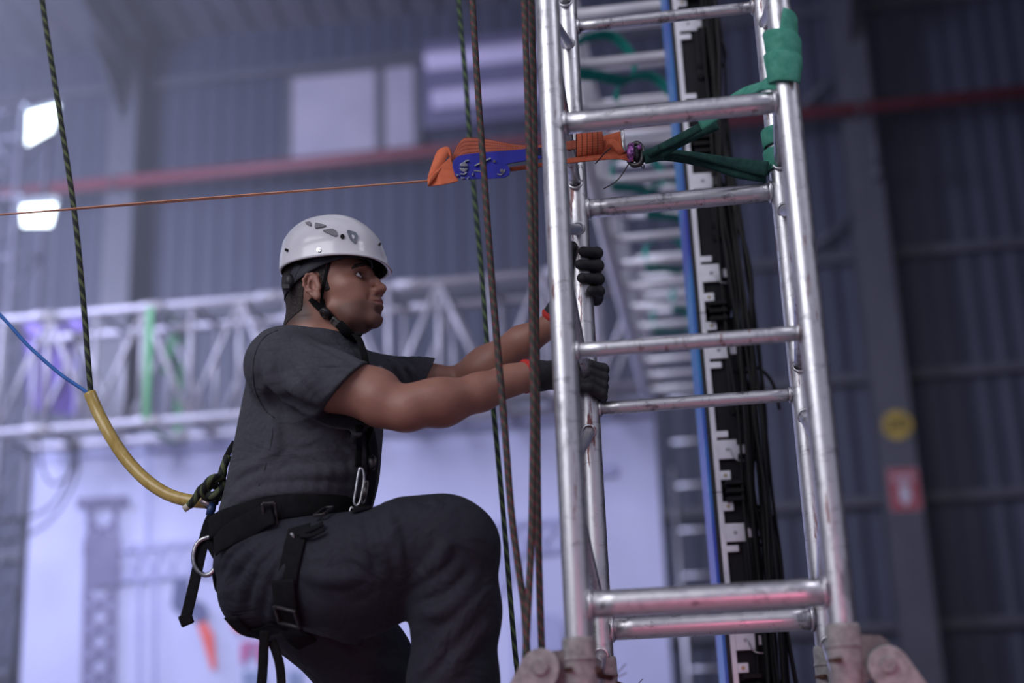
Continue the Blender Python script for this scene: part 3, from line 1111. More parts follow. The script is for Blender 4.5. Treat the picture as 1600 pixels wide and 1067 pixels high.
for k in range(-5, 5):
    z0 = zc0 + k * CH
    if z0 < 0.1 or z0 + CH > 4.6:
        continue
    zc = z0 + CH / 2
    mb = MB()                              # led face
    mb.box(E + Q * (SCRW / 2) + NQ * 0.004 + ZL * zc, (SCRW / 2, 0.004, CH / 2 - 0.0008), (Q, NQ, ZL))
    face = mb.build('screen_face', LEDF, screen)
    mb = MB()
    mb.box(E + Q * (SCRW / 2) - NQ * 0.006 + ZL * zc, (SCRW / 2 - 0.002, 0.006, CH / 2 - 0.0008), (Q, NQ, ZL))
    mb.build('gasket', GASK, screen)
    mb = MB()                              # bright frame profile
    mb.box(E + Q * (SCRW / 2) - NQ * (0.012 + pxm(4)) + ZL * zc, (SCRW / 2, pxm(4), CH / 2 - 0.001), (Q, NQ, ZL), 0.0008)
    fr_ = mb.build('frame', FRAME, screen)
    x1 = 0.012 + pxm(8)
    for name, zz, hw, hh, hole in (('nub', 0.157, 9, 5, 0), ('bracket', 0.115, 15, 15, 1), ('lug', 0.045, 8, 7, 2), ('lug', -0.038 + CH, 8, 7, 2), ('bracket', CH - 0.108, 15, 14, 1), ('nub', CH - 0.150, 9, 5, 0)):
        c = E + Q * 0.003 - NQ * (x1 + pxm(hw)) + ZL * (z0 + zz)
        mb = MB()
        mb.box(c, (0.003, pxm(hw), pxm(hh)), (Q, NQ, ZL), 0.0015)
        if hole == 1:
            mb.box(c - NQ * pxm(hw + 6) - ZL * 0.002, (0.003, pxm(7), pxm(7)), (Q, NQ, ZL), 0.001)
        br = mb.build(name, FRAME, screen)
        if hole:
            mb = MB()
            mb.tube([c - Q * 0.0028, c - Q * 0.0052], [0.0052, 0.0042], 12)
            mb.tube([c - Q * 0.0052, c - Q * 0.0056], 0.002, 8)
            mb.build('screw', STEEL if hole == 1 else GOLD, br)
    mb = MB()                              # black back shell with ribs and cable holes
    mb.box(E + Q * (SCRW / 2 + 0.006) - NQ * (x1 + pxm(22)) + ZL * zc, (SCRW / 2 - 0.006, pxm(22), CH / 2 - 0.012), (Q, NQ, ZL), 0.003)
    mb.box(E + Q * 0.05 - NQ * (x1 + pxm(38)) + ZL * (z0 + 0.30), (0.045, pxm(14), 0.085), (Q, NQ, ZL), 0.006)
    mb.build('back_shell', BODY, screen)
    for zz in (0.22, 0.255):
        mb = MB()
        c = E + Q * 0.004 - NQ * (x1 + pxm(28)) + ZL * (z0 + zz)
        mb.tube([c - Q * 0.002, c + Q * 0.008], [0.009, 0.0085], 14)
        mb.build('cable_gland', RUBBER, screen)
    for zz in (-0.022, 0.0, 0.022):
        mb = MB()
        mb.box(E - Q * 0.008 - NQ * (x1 + pxm(20)) + ZL * (z0 + zz), (0.012, pxm(14), 0.006), (Q, NQ, ZL), 0.002)
        mb.build('connector', RUBBER, screen)
    mb = MB()                              # handle bow catching the light
    c = E - Q * 0.012 - NQ * (x1 + pxm(22)) + ZL * (z0 + 0.085)
    mb.tube(spline([c + ZL * 0.03 + NQ * 0.006, c + ZL * 0.008 + NQ * 0.0, c - NQ * 0.012 - ZL * 0.004, c - NQ * 0.03 - ZL * 0.006], 5), [0.0022] * 16, 6)
    mb.build('latch', STEEL, screen)

# the bundle of black cables hanging down the back of the screen
cab_lab = 'black cable in the bundle hanging down the back of the screen'
for k in range(15):
    u0 = rng.uniform(0, 1)
    pth = []
    for j in range(11):
        y = -40 + j * 116
        base = 1090 + 0.06 * y + (0.030 * y if y > 250 else 7)
        w = 20 + 34 * min(1, max(0, (y + 50) / 620))
        x = base + w * u0 + rng.normal(0, 4.0)
        pth.append((x, y, LD - 0.035 + 0.016 * (k % 4) + rng.normal(0, 0.008)))
    mb = MB()
    mb.tube(px_path(pth, n=7), rng.choice([0.0045, 0.0055, 0.007]), 8)
    tag(mb.build('power_cable', RUBBER), cab_lab, 'cable', 'cables bundled behind the screen')
loops = [([(1098, 30), (1118, 50), (1133, 80), (1128, 103), (1112, 98), (1104, 70)], 'black cable loop swinging out beside the top of the screen'),
         ([(1118, 150), (1135, 200), (1140, 240), (1128, 262), (1112, 252), (1104, 220)], 'thin black cable loop behind the knot of the green sling'),
         ([(1128, 380), (1146, 408), (1150, 440), (1140, 462), (1122, 470)], 'black cable bow standing off the bundle above the middle rung'),
         ([(1160, 530), (1178, 552), (1174, 576), (1158, 584), (1142, 578)], 'black cable bow hanging between the two middle rungs'),
         ([(1150, 560), (1190, 578), (1210, 605), (1218, 640)], 'thin black cable bowing right towards the back right rail'),
         ([(1182, 790), (1205, 806), (1208, 835), (1192, 852), (1176, 842)], 'black cable loop at the right of the bundle low down'),
         ([(1176, 700), (1196, 760), (1205, 830), (1214, 900), (1228, 980), (1246, 1080)], 'lone black cable running down past the thick bottom rungs'),
         ([(1150, 700), (1172, 650), (1168, 610), (1160, 560)], 'black cable arched up over the lower middle rung')]
for k, (pth, lb) in enumerate(loops):
    mb = MB()
    mb.tube(px_path([(x, y, LD + 0.01 * (k % 3)) for x, y in pth], n=8), 0.0048 if k != 6 else 0.006, 8)
    tag(mb.build('cable_loop', RUBBER), lb, 'cable', 'cables bundled behind the screen')
# ------------------------------------------------------------------ smooth solids for the figure
def _v(p):
    return np.array(p, dtype=np.float64)


class Solid:
    """A body described by smoothly joined primitives; meshed once, and queried when clothes are laid on it."""

    def __init__(self):
        self.ops = []

    def add(self, f, lo, hi, k=0.01, mode='+'):
        self.ops.append((f, np.array(lo), np.array(hi), k, mode))
        return self

    def capsule(self, a, b, ra, rb=None, k=0.012, mode='+'):
        a, b = _v(a), _v(b)
        rb = ra if rb is None else rb
        ba = b - a
        L = max(ba @ ba, 1e-12)

        def f(X, Y, Zz):
            t = np.clip(((X - a[0]) * ba[0] + (Y - a[1]) * ba[1] + (Zz - a[2]) * ba[2]) / L, 0, 1)
            return np.sqrt((X - a[0] - t * ba[0]) ** 2 + (Y - a[1] - t * ba[1]) ** 2 + (Zz - a[2] - t * ba[2]) ** 2) - (ra + (rb - ra) * t)
        r = max(ra, rb)
        return self.add(f, np.minimum(a, b) - r, np.maximum(a, b) + r, k, mode)

    def chain(self, pts, rads, k=0.012, mode='+'):
        for i in range(len(pts) - 1):
            self.capsule(pts[i], pts[i + 1], rads[i], rads[i + 1], k, mode)
        return self

    def ellipsoid(self, c, rad, ax=None, k=0.012, mode='+'):
        c, rad = _v(c), _v(rad)
        A = np.eye(3) if ax is None else np.array([_v(q) for q in ax])

        def f(X, Y, Zz):
            x, y, z = X - c[0], Y - c[1], Zz - c[2]
            q = [(A[i, 0] * x + A[i, 1] * y + A[i, 2] * z) / rad[i] for i in range(3)]
            k0 = np.sqrt(q[0] ** 2 + q[1] ** 2 + q[2] ** 2)
            k1 = np.sqrt((q[0] / rad[0]) ** 2 + (q[1] / rad[1]) ** 2 + (q[2] / rad[2]) ** 2)
            return k0 * (k0 - 1) / np.maximum(k1, 1e-6)
        r = rad.max()
        return self.add(f, c - r, c + r, k, mode)

    def loft(self, secs, yaw, k=0.02, mode='+', power=2.3):
        """Stacked upright sections (centre, half depth, half width), turned by yaw about z."""
        secs = sorted(secs, key=lambda s: s[0][2])
        zs = np.array([s[0][2] for s in secs])
        cx, cy = np.array([s[0][0] for s in secs]), np.array([s[0][1] for s in secs])
        da, wb = np.array([s[1] for s in secs]), np.array([s[2] for s in secs])
        zz = np.linspace(zs[0], zs[-1], 200)
        sm = lambda q: np.convolve(np.pad(np.interp(zz, zs, q), 12, mode='edge'), np.ones(25) / 25, 'valid')
        tab = [sm(q) for q in (cx, cy, da, wb)]
        c, s = math.cos(yaw), math.sin(yaw)

        def f(X, Y, Zz):
            i = np.clip((Zz - zz[0]) / (zz[-1] - zz[0]) * 199, 0, 199)
            px, py, a, b = [np.interp(i, np.arange(200), q) for q in tab]
            u, w = (X - px) * c + (Y - py) * s, -(X - px) * s + (Y - py) * c
            r = (np.abs(u / a) ** power + np.abs(w / b) ** power) ** (1 / power)
            d = (r - 1) * np.minimum(a, b) * 0.9
            over = np.maximum(zs[0] - Zz, Zz - zs[-1])
            return np.where(over > 0, np.sqrt(np.maximum(d, 0) ** 2 + over ** 2), np.maximum(d, over * 1.0)) if True else d
        m = max(da.max(), wb.max())
        return self.add(f, (cx.min() - m, cy.min() - m, zs[0]), (cx.max() + m, cy.max() + m, zs[-1]), k, mode)

    def half(self, p, n, k=0.004, lo=None, hi=None):
        """Cut away what lies beyond a plane (inside an optional box)."""
        p, n = _v(p), _v(n)
        n = n / np.linalg.norm(n)
        f = lambda X, Y, Zz: -((X - p[0]) * n[0] + (Y - p[1]) * n[1] + (Zz - p[2]) * n[2])
        lo = _v(lo) if lo is not None else np.full(3, -1e3)
        hi = _v(hi) if hi is not None else np.full(3, 1e3)
        return self.add(f, lo, hi, k, '-box')

    def raw(self, f, lo, hi, k=0.01, mode='+'):
        return self.add(f, _v(lo), _v(hi), k, mode)

    @staticmethod
    def blend(D, d, k, mode):
        if mode == '+':
            h = np.maximum(k - np.abs(D - d), 0) / max(k, 1e-9)
            return np.minimum(D, d) - h * h * k * 0.25
        d = -d if mode.startswith('-') else d
        h = np.maximum(k - np.abs(D - d), 0) / max(k, 1e-9)
        return np.maximum(D, d) + h * h * k * 0.25

    def grid(self, xs, ys, zs):
        D = np.full((len(xs), len(ys), len(zs)), 1.0, dtype=np.float32)
        for f, lo, hi, k, mode in self.ops:
            mg = 0.0 if mode == '-box' else k + 0.022
            s = [slice(max(0, np.searchsorted(c, l - mg) - 1), np.searchsorted(c, h + mg) + 1) for c, l, h in zip((xs, ys, zs), lo, hi)]
            if any(q.start >= q.stop for q in s):
                continue
            X, Y, Zz = xs[s[0]][:, None, None], ys[s[1]][None, :, None], zs[s[2]][None, None, :]
            d = f(X, Y, Zz)
            D[s[0], s[1], s[2]] = self.blend(D[s[0], s[1], s[2]], d, k, mode)
        return D

    def at(self, P):
        P = np.atleast_2d(np.asarray(P, dtype=np.float64))
        D = np.full(len(P), 1.0)
        for f, lo, hi, k, mode in self.ops:
            mg = 0.0 if mode == '-box' else 0.35
            m = np.all((P > lo - mg) & (P < hi + mg), axis=1)
            if m.any():
                q = P[m]
                D[m] = self.blend(D[m], f(q[:, 0], q[:, 1], q[:, 2]), k, mode)
        return D

    def normal(self, p):
        e = 0.002
        P = np.array([_v(p) + e * s * np.eye(3)[i] for i in range(3) for s in (1, -1)])
        d = self.at(P)
        g = Vector((d[0] - d[1], d[2] - d[3], d[4] - d[5]))
        return g.normalized()

    def hit(self, o, d, tmax=5.0, t0=0.0):
        """First point of the surface along a ray, or None."""
        o, d = _v(o), _v(d)
        d = d / np.linalg.norm(d)
        t, prev = t0, None
        for _ in range(260):
            v = self.at(o + d * t)[0]
            if v < 0.0007:
                return Vector(o + d * t)
            t += min(max(v * 0.7, 0.001), 0.25)
            if t > tmax:
                return None
        return Vector(o + d * t)


def px_hit(sol, px, py, off=0.0):
    """The point of a solid seen at a pixel, lifted off along the surface normal."""
    d = ray(px, py)
    p = sol.hit(CAM, d, 5.0, 2.2)
    if p is None:
        return None
    n = sol.normal(p)
    return p + n * off, n


def surface_nets(D, xs, ys, zs):
    ins = D < 0
    s = ins.astype(np.int8)
    c = s[:-1, :-1, :-1] + s[1:, :-1, :-1] + s[:-1, 1:, :-1] + s[1:, 1:, :-1] + s[:-1, :-1, 1:] + s[1:, :-1, 1:] + s[:-1, 1:, 1:] + s[1:, 1:, 1:]
    act = (c > 0) & (c < 8)
    I, J, K = np.nonzero(act)
    idx = np.full(act.shape, -1, dtype=np.int32)
    idx[I, J, K] = np.arange(len(I))
    acc = np.zeros((len(I), 3))
    cnt = np.zeros(len(I))
    corners = [(a, b, e) for a in (0, 1) for b in (0, 1) for e in (0, 1)]
    C = (xs, ys, zs)
    for a in corners:
        for axis in range(3):
            if a[axis]:
                continue
            b = list(a)
            b[axis] = 1
            da = D[I + a[0], J + a[1], K + a[2]].astype(np.float64)
            db = D[I + b[0], J + b[1], K + b[2]].astype(np.float64)
            m = (da < 0) != (db < 0)
            t = np.where(m, da / np.where(m, da - db, 1), 0)
            ijk = [I + a[0], J + a[1], K + a[2]]
            for ax in range(3):
                base = C[ax][ijk[ax]]
                if ax == axis:
                    base = base + t * (C[ax][np.minimum(ijk[ax] + 1, len(C[ax]) - 1)] - base)
                acc[:, ax] += np.where(m, base, 0)
            cnt += m
    V_ = acc / cnt[:, None]
    quads = []
    for axis in range(3):
        sl0 = [slice(None)] * 3; sl1 = [slice(None)] * 3
        sl0[axis] = slice(0, -1); sl1[axis] = slice(1, None)
        a, b = ins[tuple(sl0)], ins[tuple(sl1)]
        e = np.argwhere(a != b)
        o1, o2 = [(1, 2), (2, 0), (0, 1)][axis]
        ok = (e[:, o1] > 0) & (e[:, o2] > 0) & (e[:, o1] < act.shape[o1]) & (e[:, o2] < act.shape[o2])
        e = e[ok]
        flip = ~a[tuple(e.T)]

        def cell(d1, d2):
            q = e.copy()
            q[:, o1] -= d1
            q[:, o2] -= d2
            return idx[q[:, 0], q[:, 1], q[:, 2]]
        q = np.stack([cell(1, 1), cell(0, 1), cell(0, 0), cell(1, 0)], axis=1)
        q[flip] = q[flip][:, ::-1]
        quads.append(q)
    Q_ = np.concatenate(quads)
    Q_ = Q_[(Q_ >= 0).all(axis=1)]
    return V_, Q_


def np_mesh(name, V_, Q_, mats, parent=None, smooth=1):
    if smooth:
        acc, cnt = np.zeros_like(V_), np.zeros(len(V_))
        e = np.concatenate([Q_[:, [0, 1]], Q_[:, [1, 2]], Q_[:, [2, 3]], Q_[:, [3, 0]]])
        for _ in range(smooth):
            for lam in (0.5, -0.52):
                acc[:] = 0
                cnt[:] = 0
                for a, b in ((0, 1), (1, 0)):
                    np.add.at(acc, e[:, a], V_[e[:, b]])
                    np.add.at(cnt, e[:, a], 1)
                V_ = V_ + lam * (acc / np.maximum(cnt, 1)[:, None] - V_)
    me = bpy.data.meshes.new(name)
    me.vertices.add(len(V_))
    me.vertices.foreach_set('co', V_.astype(np.float32).ravel())
    me.loops.add(len(Q_) * 4)
    me.loops.foreach_set('vertex_index', Q_.astype(np.int32).ravel())
    me.polygons.add(len(Q_))
    me.polygons.foreach_set('loop_start', np.arange(0, len(Q_) * 4, 4, dtype=np.int32))
    me.polygons.foreach_set('use_smooth', np.ones(len(Q_), dtype=bool))
    me.update(calc_edges=True)
    me.validate()
    for m in (mats if isinstance(mats, (list, tuple)) else [mats]):
        me.materials.append(m)
    return link(name, me, parent)


def steps(lo, hi, coarse, fine=None, step=0.002):
    """Grid coordinates: coarse everywhere, fine inside the given spans."""
    if not fine:
        return np.arange(lo, hi + coarse, coarse)
    out, x = [], lo
    while x < hi:
        out.append(x)
        x += step if any(a <= x <= b for a, b in fine) else coarse
    out.append(hi)
    return np.array(out)
# ------------------------------------------------------------------ the climber
PY = 3.05                                  # how far along y the middle of his body is


def W3(px, py, Y):
    return _v(at(px, py, Y))


# head frame: forward, left, up (turned a little to the lens and tipped up)
HY, HP = R(-15), R(12)
hf = np.array([math.cos(HP) * math.cos(HY), math.cos(HP) * math.sin(HY), math.sin(HP)])
hl = np.array([-math.sin(HY), math.cos(HY), 0.0])
hu = np.cross(hf, hl)
HO = W3(516, 463, 3.03)
HS = 1.0


def hp(x, y, z):
    """Head point in millimetres: forward, left, up from the middle between the ear holes."""
    return HO + (hf * x + hl * y + hu * z) * 0.001 * HS


HAX = (hf, hl, hu)


def E_(S, c, rad, k=0.010, mode='+', ax=None):
    S.ellipsoid(hp(*c), np.array(rad) * 0.001 * HS, ax or HAX, k, mode)


def C_(S, pts, rads, k=0.006, mode='+'):
    S.chain([hp(*p) for p in pts], [r * 0.001 * HS for r in rads], k, mode)


head = Solid()
E_(head, (-6, 0, 46), (97, 75, 84), 0.01)                 # skull
E_(head, (48, 0, 10), (50, 60, 70), 0.03)                 # forehead and face mass
E_(head, (46, 0, -40), (52, 52, 62), 0.03)
for s in (-1, 1):
    C_(head, [(12, s * 46, -48), (50, s * 33, -76), (85, s * 12, -88)], [12, 13, 13], 0.022)   # jaw
    E_(head, (58, s * 44, -10), (24, 20, 16), 0.022)      # cheek bone
    E_(head, (62, s * 34, -40), (24, 15, 24), 0.03)       # cheek
    C_(head, [(97, s * 6, 27), (91, s * 26, 30), (76, s * 46, 24)], [7, 8, 7], 0.016)          # brow ridge
E_(head, (91, 0, -87), (13, 16, 13), 0.018)               # chin
E_(head, (90, 0, -58), (20, 27, 24), 0.02)                # mouth mound
for s in (-1, 1):
    E_(head, (101, s * 31, 10), (13, 19, 11), 0.014, '-')   # eye socket
    E_(head, (79, s * 32, 10), (13.6, 14.6, 13.6), 0.004)   # lids over the ball
C_(head, [(97, 0, 22), (110, 0, 0), (122, 0, -20)], [5.5, 6.5, 7.5], 0.014)                    # nose bridge
E_(head, (121, 0, -25), (10, 9.5, 9), 0.010)              # nose tip
for s in (-1, 1):
    E_(head, (110, s * 11.5, -28), (11, 7.5, 8.5), 0.008) # wings
    C_(head, [(108, s * 16, -30), (98, s * 21, -36)], [3, 3], 0.01)
    E_(head, (112, s * 6.5, -37), (6.0, 3.6, 4.5), 0.003, '-')                                 # nostril
C_(head, [(110, 0, -34), (107, 0, -46)], [4.5, 4.5], 0.010)                                    # columella to lip
C_(head, [(110, 0, -50.5), (108, 9, -51), (98, 24, -55)], [5.0, 5.0, 2.6], 0.007)              # upper lip
C_(head, [(110, 0, -50.5), (108, -9, -51), (98, -24, -55)], [5.0, 5.0, 2.6], 0.007)
C_(head, [(107, 0, -63), (105, 10, -62.5), (98, 22, -57.5)], [6.0, 5.6, 2.6], 0.007)           # lower lip
C_(head, [(107, 0, -63), (105, -10, -62.5), (98, -22, -57.5)], [6.0, 5.6, 2.6], 0.007)
C_(head, [(118, 0, -56.5), (113, 12, -56.8), (101, 26, -55.5)], [1.3, 1.4, 1.8], 0.003, '-')   # the line between the lips
C_(head, [(118, 0, -56.5), (113, -12, -56.8), (101, -26, -55.5)], [1.3, 1.4, 1.8], 0.003, '-')
C_(head, [(105, -12, -75), (107, 0, -76), (105, 12, -75)], [4, 4, 4], 0.012, '-')              # fold under the lip
for s in (-1, 1):                          # fold from the nose to the mouth corner
    C_(head, [(104, s * 22, -33), (99, s * 31, -48)], [1.6, 1.6], 0.012, '-')
for s in (-1, 1):                          # lid opening: what shows of the eye
    C_(head, [(92, s * 20, 8.0), (93, s * 27, 10.4), (91.5, s * 36, 10.8), (86, s * 44, 8.8)], [2.6, 6.0, 6.2, 2.8], 0.002, '-')
# ears
for s in (-1, 1):
    e = lambda x, z, y=0.0: (x, s * (75 + 0.42 * (4 - x) + y), z)
    E_(head, e(-8, 3, -2), (17, 4.5, 27), 0.008)
    C_(head, [e(6, 8), e(4, 21), e(-4, 30), e(-15, 30), e(-23, 20), e(-25, 6), e(-21, -8), e(-13, -20), e(-5, -28)], [2.6, 3.2, 3.6, 3.6, 3.6, 3.4, 3.2, 3.2, 4.5], 0.004)
    C_(head, [e(-6, 20, 1), e(-13, 12, 1.5), e(-15, 1, 2), e(-12, -9, 1.5), e(-5, -14, 1)], [2.4, 2.8, 3, 2.8, 2.2], 0.005)
    E_(head, e(-3, -24, 1), (7.5, 4, 8.5), 0.008)
    E_(head, e(-6, 1, 4.5), (7.5, 5, 11), 0.004, '-')
    C_(head, [e(-13, 22, 5), e(-20, 10, 5), e(-19, -4, 5)], [3.0, 2.4, 1.8], 0.003, '-')
    E_(head, e(4, -3, 1), (5, 4, 6.5), 0.006)

SKIN_HEAD_OPS = list(head.ops)

# limbs -------------------------------------------------------------------
sh_n, el_n, wr_n = W3(440, 566, 2.90), W3(632, 640, 2.84), W3(818, 589, 2.90)
sh_f, el_f, wr_f = W3(575, 597, 3.21), W3(722, 600, 3.27), W3(862, 508, 3.12)
neck0, neck1 = W3(494, 478, 3.045), W3(490, 568, 3.06)


def arms(S, g=0.0, k=0.02):
    # near arm: deltoid, biceps, triceps, elbow, forearm muscle, flat wrist
    S.chain([sh_n, W3(520, 601, 2.87), W3(592, 625, 2.85), el_n], [.054 + g, .054 + g, .049 + g, .040 + g], k)
    S.ellipsoid(W3(566, 603, 2.86), (.075, .05, .043), None, 0.02)
    S.capsule(W3(600, 640, 2.85), W3(640, 646, 2.83), .030 + g, .030 + g, 0.03)
    S.chain([el_n, W3(690, 631, 2.85), W3(752, 612, 2.87), wr_n], [.039 + g, .046 + g, .038 + g, .0265 + g], k)
    S.ellipsoid(W3(676, 624, 2.84), (.066, .044, .037), None, 0.03)
    S.ellipsoid(W3(800, 592, 2.89), (.05, .026, .031), None, 0.02)
    # far arm
    S.chain([sh_f, W3(640, 592, 3.25), el_f], [.058 + g, .046 + g, .038 + g], k)
    S.chain([el_f, W3(765, 570, 3.24), W3(815, 535, 3.18), wr_f], [.038 + g, .045 + g, .037 + g, .027 + g], k)
    S.ellipsoid(W3(752, 580, 3.24), (.05, .04, .04), None, 0.03)


FN, FF = {}, {}


def hand_points():
    """Finger joints of both gloved hands, wrapped round the back left rail (polar angle about its axis)."""
    def rp(a, z, r):
        t = R(a)
        return np.array([BL.x + r * math.cos(t), BL.y + r * math.sin(t), z])
    zf = [at(920, y, 3.02).z for y in (399, 419, 440, 459)]
    for i, z in enumerate(zf):             # left hand comes from behind, fingers close over the right side to the front
        r = TR + 0.0135
        ln = (-82, -96, -92, -62)[i]
        FF[i] = [rp(150, z - 0.016, r + .008), rp(98, z - 0.008, r + .009), rp(40, z, r + .004), rp(-20, z + .001, r + .002), rp(ln, z - 0.003, r)]
    zn = [at(910, y, 2.99).z for y in (573, 585, 596, 606)]
    for i, z in enumerate(zn):             # right hand lies in front, knuckles right, fingers close behind
        r = TR + 0.0135
        FN[i] = [rp(-135, z + 0.003, r + .008), rp(-88, z - .001, r + .006), rp(-32 - 5 * i, z - .005 - .003 * i, r + .003), rp(30, z - .009, r - .001), rp(90, z - .009, r - .001)]
    return rp


rp = hand_points()


def hands(S, g=0.0):
    for i in range(4):
        w = (1.0, 1.03, 1.0, 0.9)[i]
        for F_ in (FF, FN):
            p = F_[i]
            S.chain(p, [(.0122 + g) * w, (.0125 + g) * w, (.0122 + g) * w, (.0116 + g) * w, (.0102 + g) * w], 0.0035)
            for q in p[1:4]:               # knuckles
                S.ellipsoid(q, np.array((1, 1, 1)) * (.0128 + g) * w, None, 0.003)
    # palms and wrists
    for F_, wr, c1 in ((FF, wr_f, W3(884, 470, 3.09)), (FN, wr_n, W3(862, 586, 2.945))):
        for i in range(4):
            S.chain([wr, c1, F_[i][0]], [.024 + g, .019 + g, .0135 + g], 0.014)
        S.chain([wr, c1], [.0275 + g, .026 + g], 0.012)
    S.ellipsoid(W3(932, 463, 3.055), (.013 + g, .016 + g, .020 + g), None, 0.012)      # heel of the left hand beyond the rail
    S.chain([FF[3][0], W3(930, 458, 3.06)], [.016 + g, .013 + g], 0.012)
    # thumbs leave the side of the palm
    t = rp
    z0 = FF[0][0][2]
    S.chain([W3(884, 455, 3.08), t(190, z0 - 0.03, TR + .016), t(215, z0 + .005, TR + .014), t(238, z0 + .028, TR + .0125)], [.016 + g, .0150 + g, .0135 + g, .0115 + g], 0.006)
    z1 = FN[0][0][2]
    S.chain([W3(866, 578, 2.95), t(-165, z1 + .018, TR + .016), t(160, z1 + .026, TR + .014), t(120, z1 + .024, TR + .0125)], [.016 + g, .0150 + g, .0135 + g, .0115 + g], 0.006)


# torso and legs ------------------------------------------------------------
TY = R(-20)
tf = np.array([math.cos(TY), math.sin(TY), 0])
tl = np.array([-math.sin(TY), math.cos(TY), 0])


def torso_secs(g=0.0):
    out = []
    for y, x0, x1, b in ((536, 414, 556, .115), (565, 403, 578, .145), (600, 394, 590, .160), (650, 384, 594, .165), (700, 374, 590, .163), (750, 364, 586, .160), (790, 354, 576, .158), (830, 345, 562, .158), (862, 342, 556, .160)):
        c = W3((x0 + x1) / 2, y, PY)
        half = (x1 - x0) / 2 * (PY * .956 + .27) / 2222
        s = abs(math.sin(TY)) * b
        a = math.sqrt(max(half ** 2 - s ** 2, 0.004)) / math.cos(TY)
        out.append((c, a + g, b + g))
    return out


hip_n, kn_n, an_n = W3(468, 893, 2.95), W3(703, 843, 2.86), W3(708, 1175, 2.90)
hip_f, kn_f, an_f = W3(494, 950, 3.16), W3(606, 1080, 3.24), W3(575, 1400, 3.27)

shirt = Solid()
shirt.loft(torso_secs(), TY, 0.02)
shirt.chain([W3(446, 566, 3.00), sh_n + np.array([0, 0, -.006])], [.070, .070], 0.035)
shirt.chain([W3(456, 563, 3.05), W3(446, 566, 2.98)], [.068, .068], 0.03)
shirt.chain([sh_n + np.array([0, 0, -.006]), W3(490, 597, 2.875), W3(556, 618, 2.855), W3(600, 634, 2.85)], [.070, .067, .064, .064], 0.04)
shirt.chain([W3(482, 582, 3.05), W3(455, 580, 2.95)], [.070, .066], 0.03)                      # trapezius
shirt.chain([W3(500, 575, 3.08), sh_f, W3(652, 590, 3.255), W3(710, 600, 3.27)], [.075, .066, .0555, .052], 0.045)

trousers = Solid()
trousers.ellipsoid(W3(442, 898, 3.06), (.124, .165, .135), (tf, tl, np.array([0, 0, 1.0])), 0.02)
trousers.loft([(W3(450, 800, PY), .138, .152), (W3(449, 840, PY), .138, .156), (W3(446, 890, PY), .134, .160)], TY, 0.03)
trousers.chain([hip_n, W3(545, 897, 2.90), W3(640, 856, 2.87), W3(690, 848, 2.86)], [.116, .117, .096, .089], 0.035)
trousers.chain([W3(694, 842, 2.86), W3(712, 855, 2.86), W3(712, 955, 2.87), W3(708, 1070, 2.88), an_n], [.083, .082, .085, .085, .075], 0.035)
trousers.ellipsoid(W3(560, 925, 2.93), (.13, .09, .075), None, 0.05)
trousers.chain([hip_f, W3(568, 1034, 3.22), kn_f], [.125, .098, .088], 0.05)
trousers.chain([kn_f, W3(600, 1180, 3.26), an_f], [.086, .082, .070], 0.03)
trousers.ellipsoid(W3(414, 935, 3.05), (.072, .14, .08), (tf, tl, np.array([0, 0, 1.0])), 0.03)

# the body itself, one continuous surface under the clothes -----------------
body = Solid()
body.ops += SKIN_HEAD_OPS
body.chain([neck0, W3(500, 522, 3.05), neck1], [.052, .056, .058], 0.028)
body.capsule(hp(-40, 0, -10), W3(476, 540, 3.06), .050, .058, 0.03)     # nape
body.capsule(hp(28, 0, -78), W3(520, 535, 3.045), .026, .036, 0.03)     # throat
arms(body)
hands(body, -0.0028)
body.loft(torso_secs(-0.022), TY, 0.03)
body.chain([W3(484, 576, 3.05), sh_n + np.array([.01, 0, -.02])], [.044, .046], 0.03)
body.chain([W3(500, 582, 3.08), sh_f], [.046, .048], 0.03)
body.ellipsoid(W3(450, 892, 3.06), (.095, .14, .105), (tf, tl, np.array([0, 0, 1.0])), 0.03)
body.chain([hip_n, W3(545, 897, 2.90), W3(640, 855, 2.87), kn_n], [.090, .090, .075, .062], 0.03)
body.chain([kn_n, W3(708, 940, 2.87), an_n], [.062, .060, .042], 0.03)
body.chain([hip_f, W3(568, 1034, 3.22), kn_f], [.090, .076, .064], 0.03)
body.chain([kn_f, W3(600, 1180, 3.26), an_f], [.064, .062, .042], 0.03)
for an, toe in ((an_n, an_n + np.array([.17, -.03, -.065])), (an_f, an_f + np.array([.17, -.02, -.065]))):
    body.chain([an + np.array([-.035, 0, -.06]), an + np.array([.06, -.01, -.05]), toe], [.034, .036, .024], 0.03)
    body.capsule(an, an + np.array([-.02, 0, -.05]), .042, .036, 0.03)

xs = steps(-0.86, 0.28, 0.0055, [(HO[0] - 0.12, HO[0] + 0.15)], 0.0021)
ys = steps(2.60, 3.52, 0.0060, [(HO[1] - 0.11, HO[1] + 0.09)], 0.0024)
zlo = min(an_n[2], an_f[2]) - 0.14
zs_ = steps(zlo, HO[2] + 0.15, 0.0065, [(HO[2] - 0.14, HO[2] + 0.145), ], 0.0021)
Db = body.grid(xs, ys, zs_)
bv, bq = surface_nets(Db, xs, ys, zs_)

person = thing('person', 'person in a white helmet and dark t-shirt climbing, both gloved hands on the truss rail', 'person', Vector(an_f) - Z * 0.10)

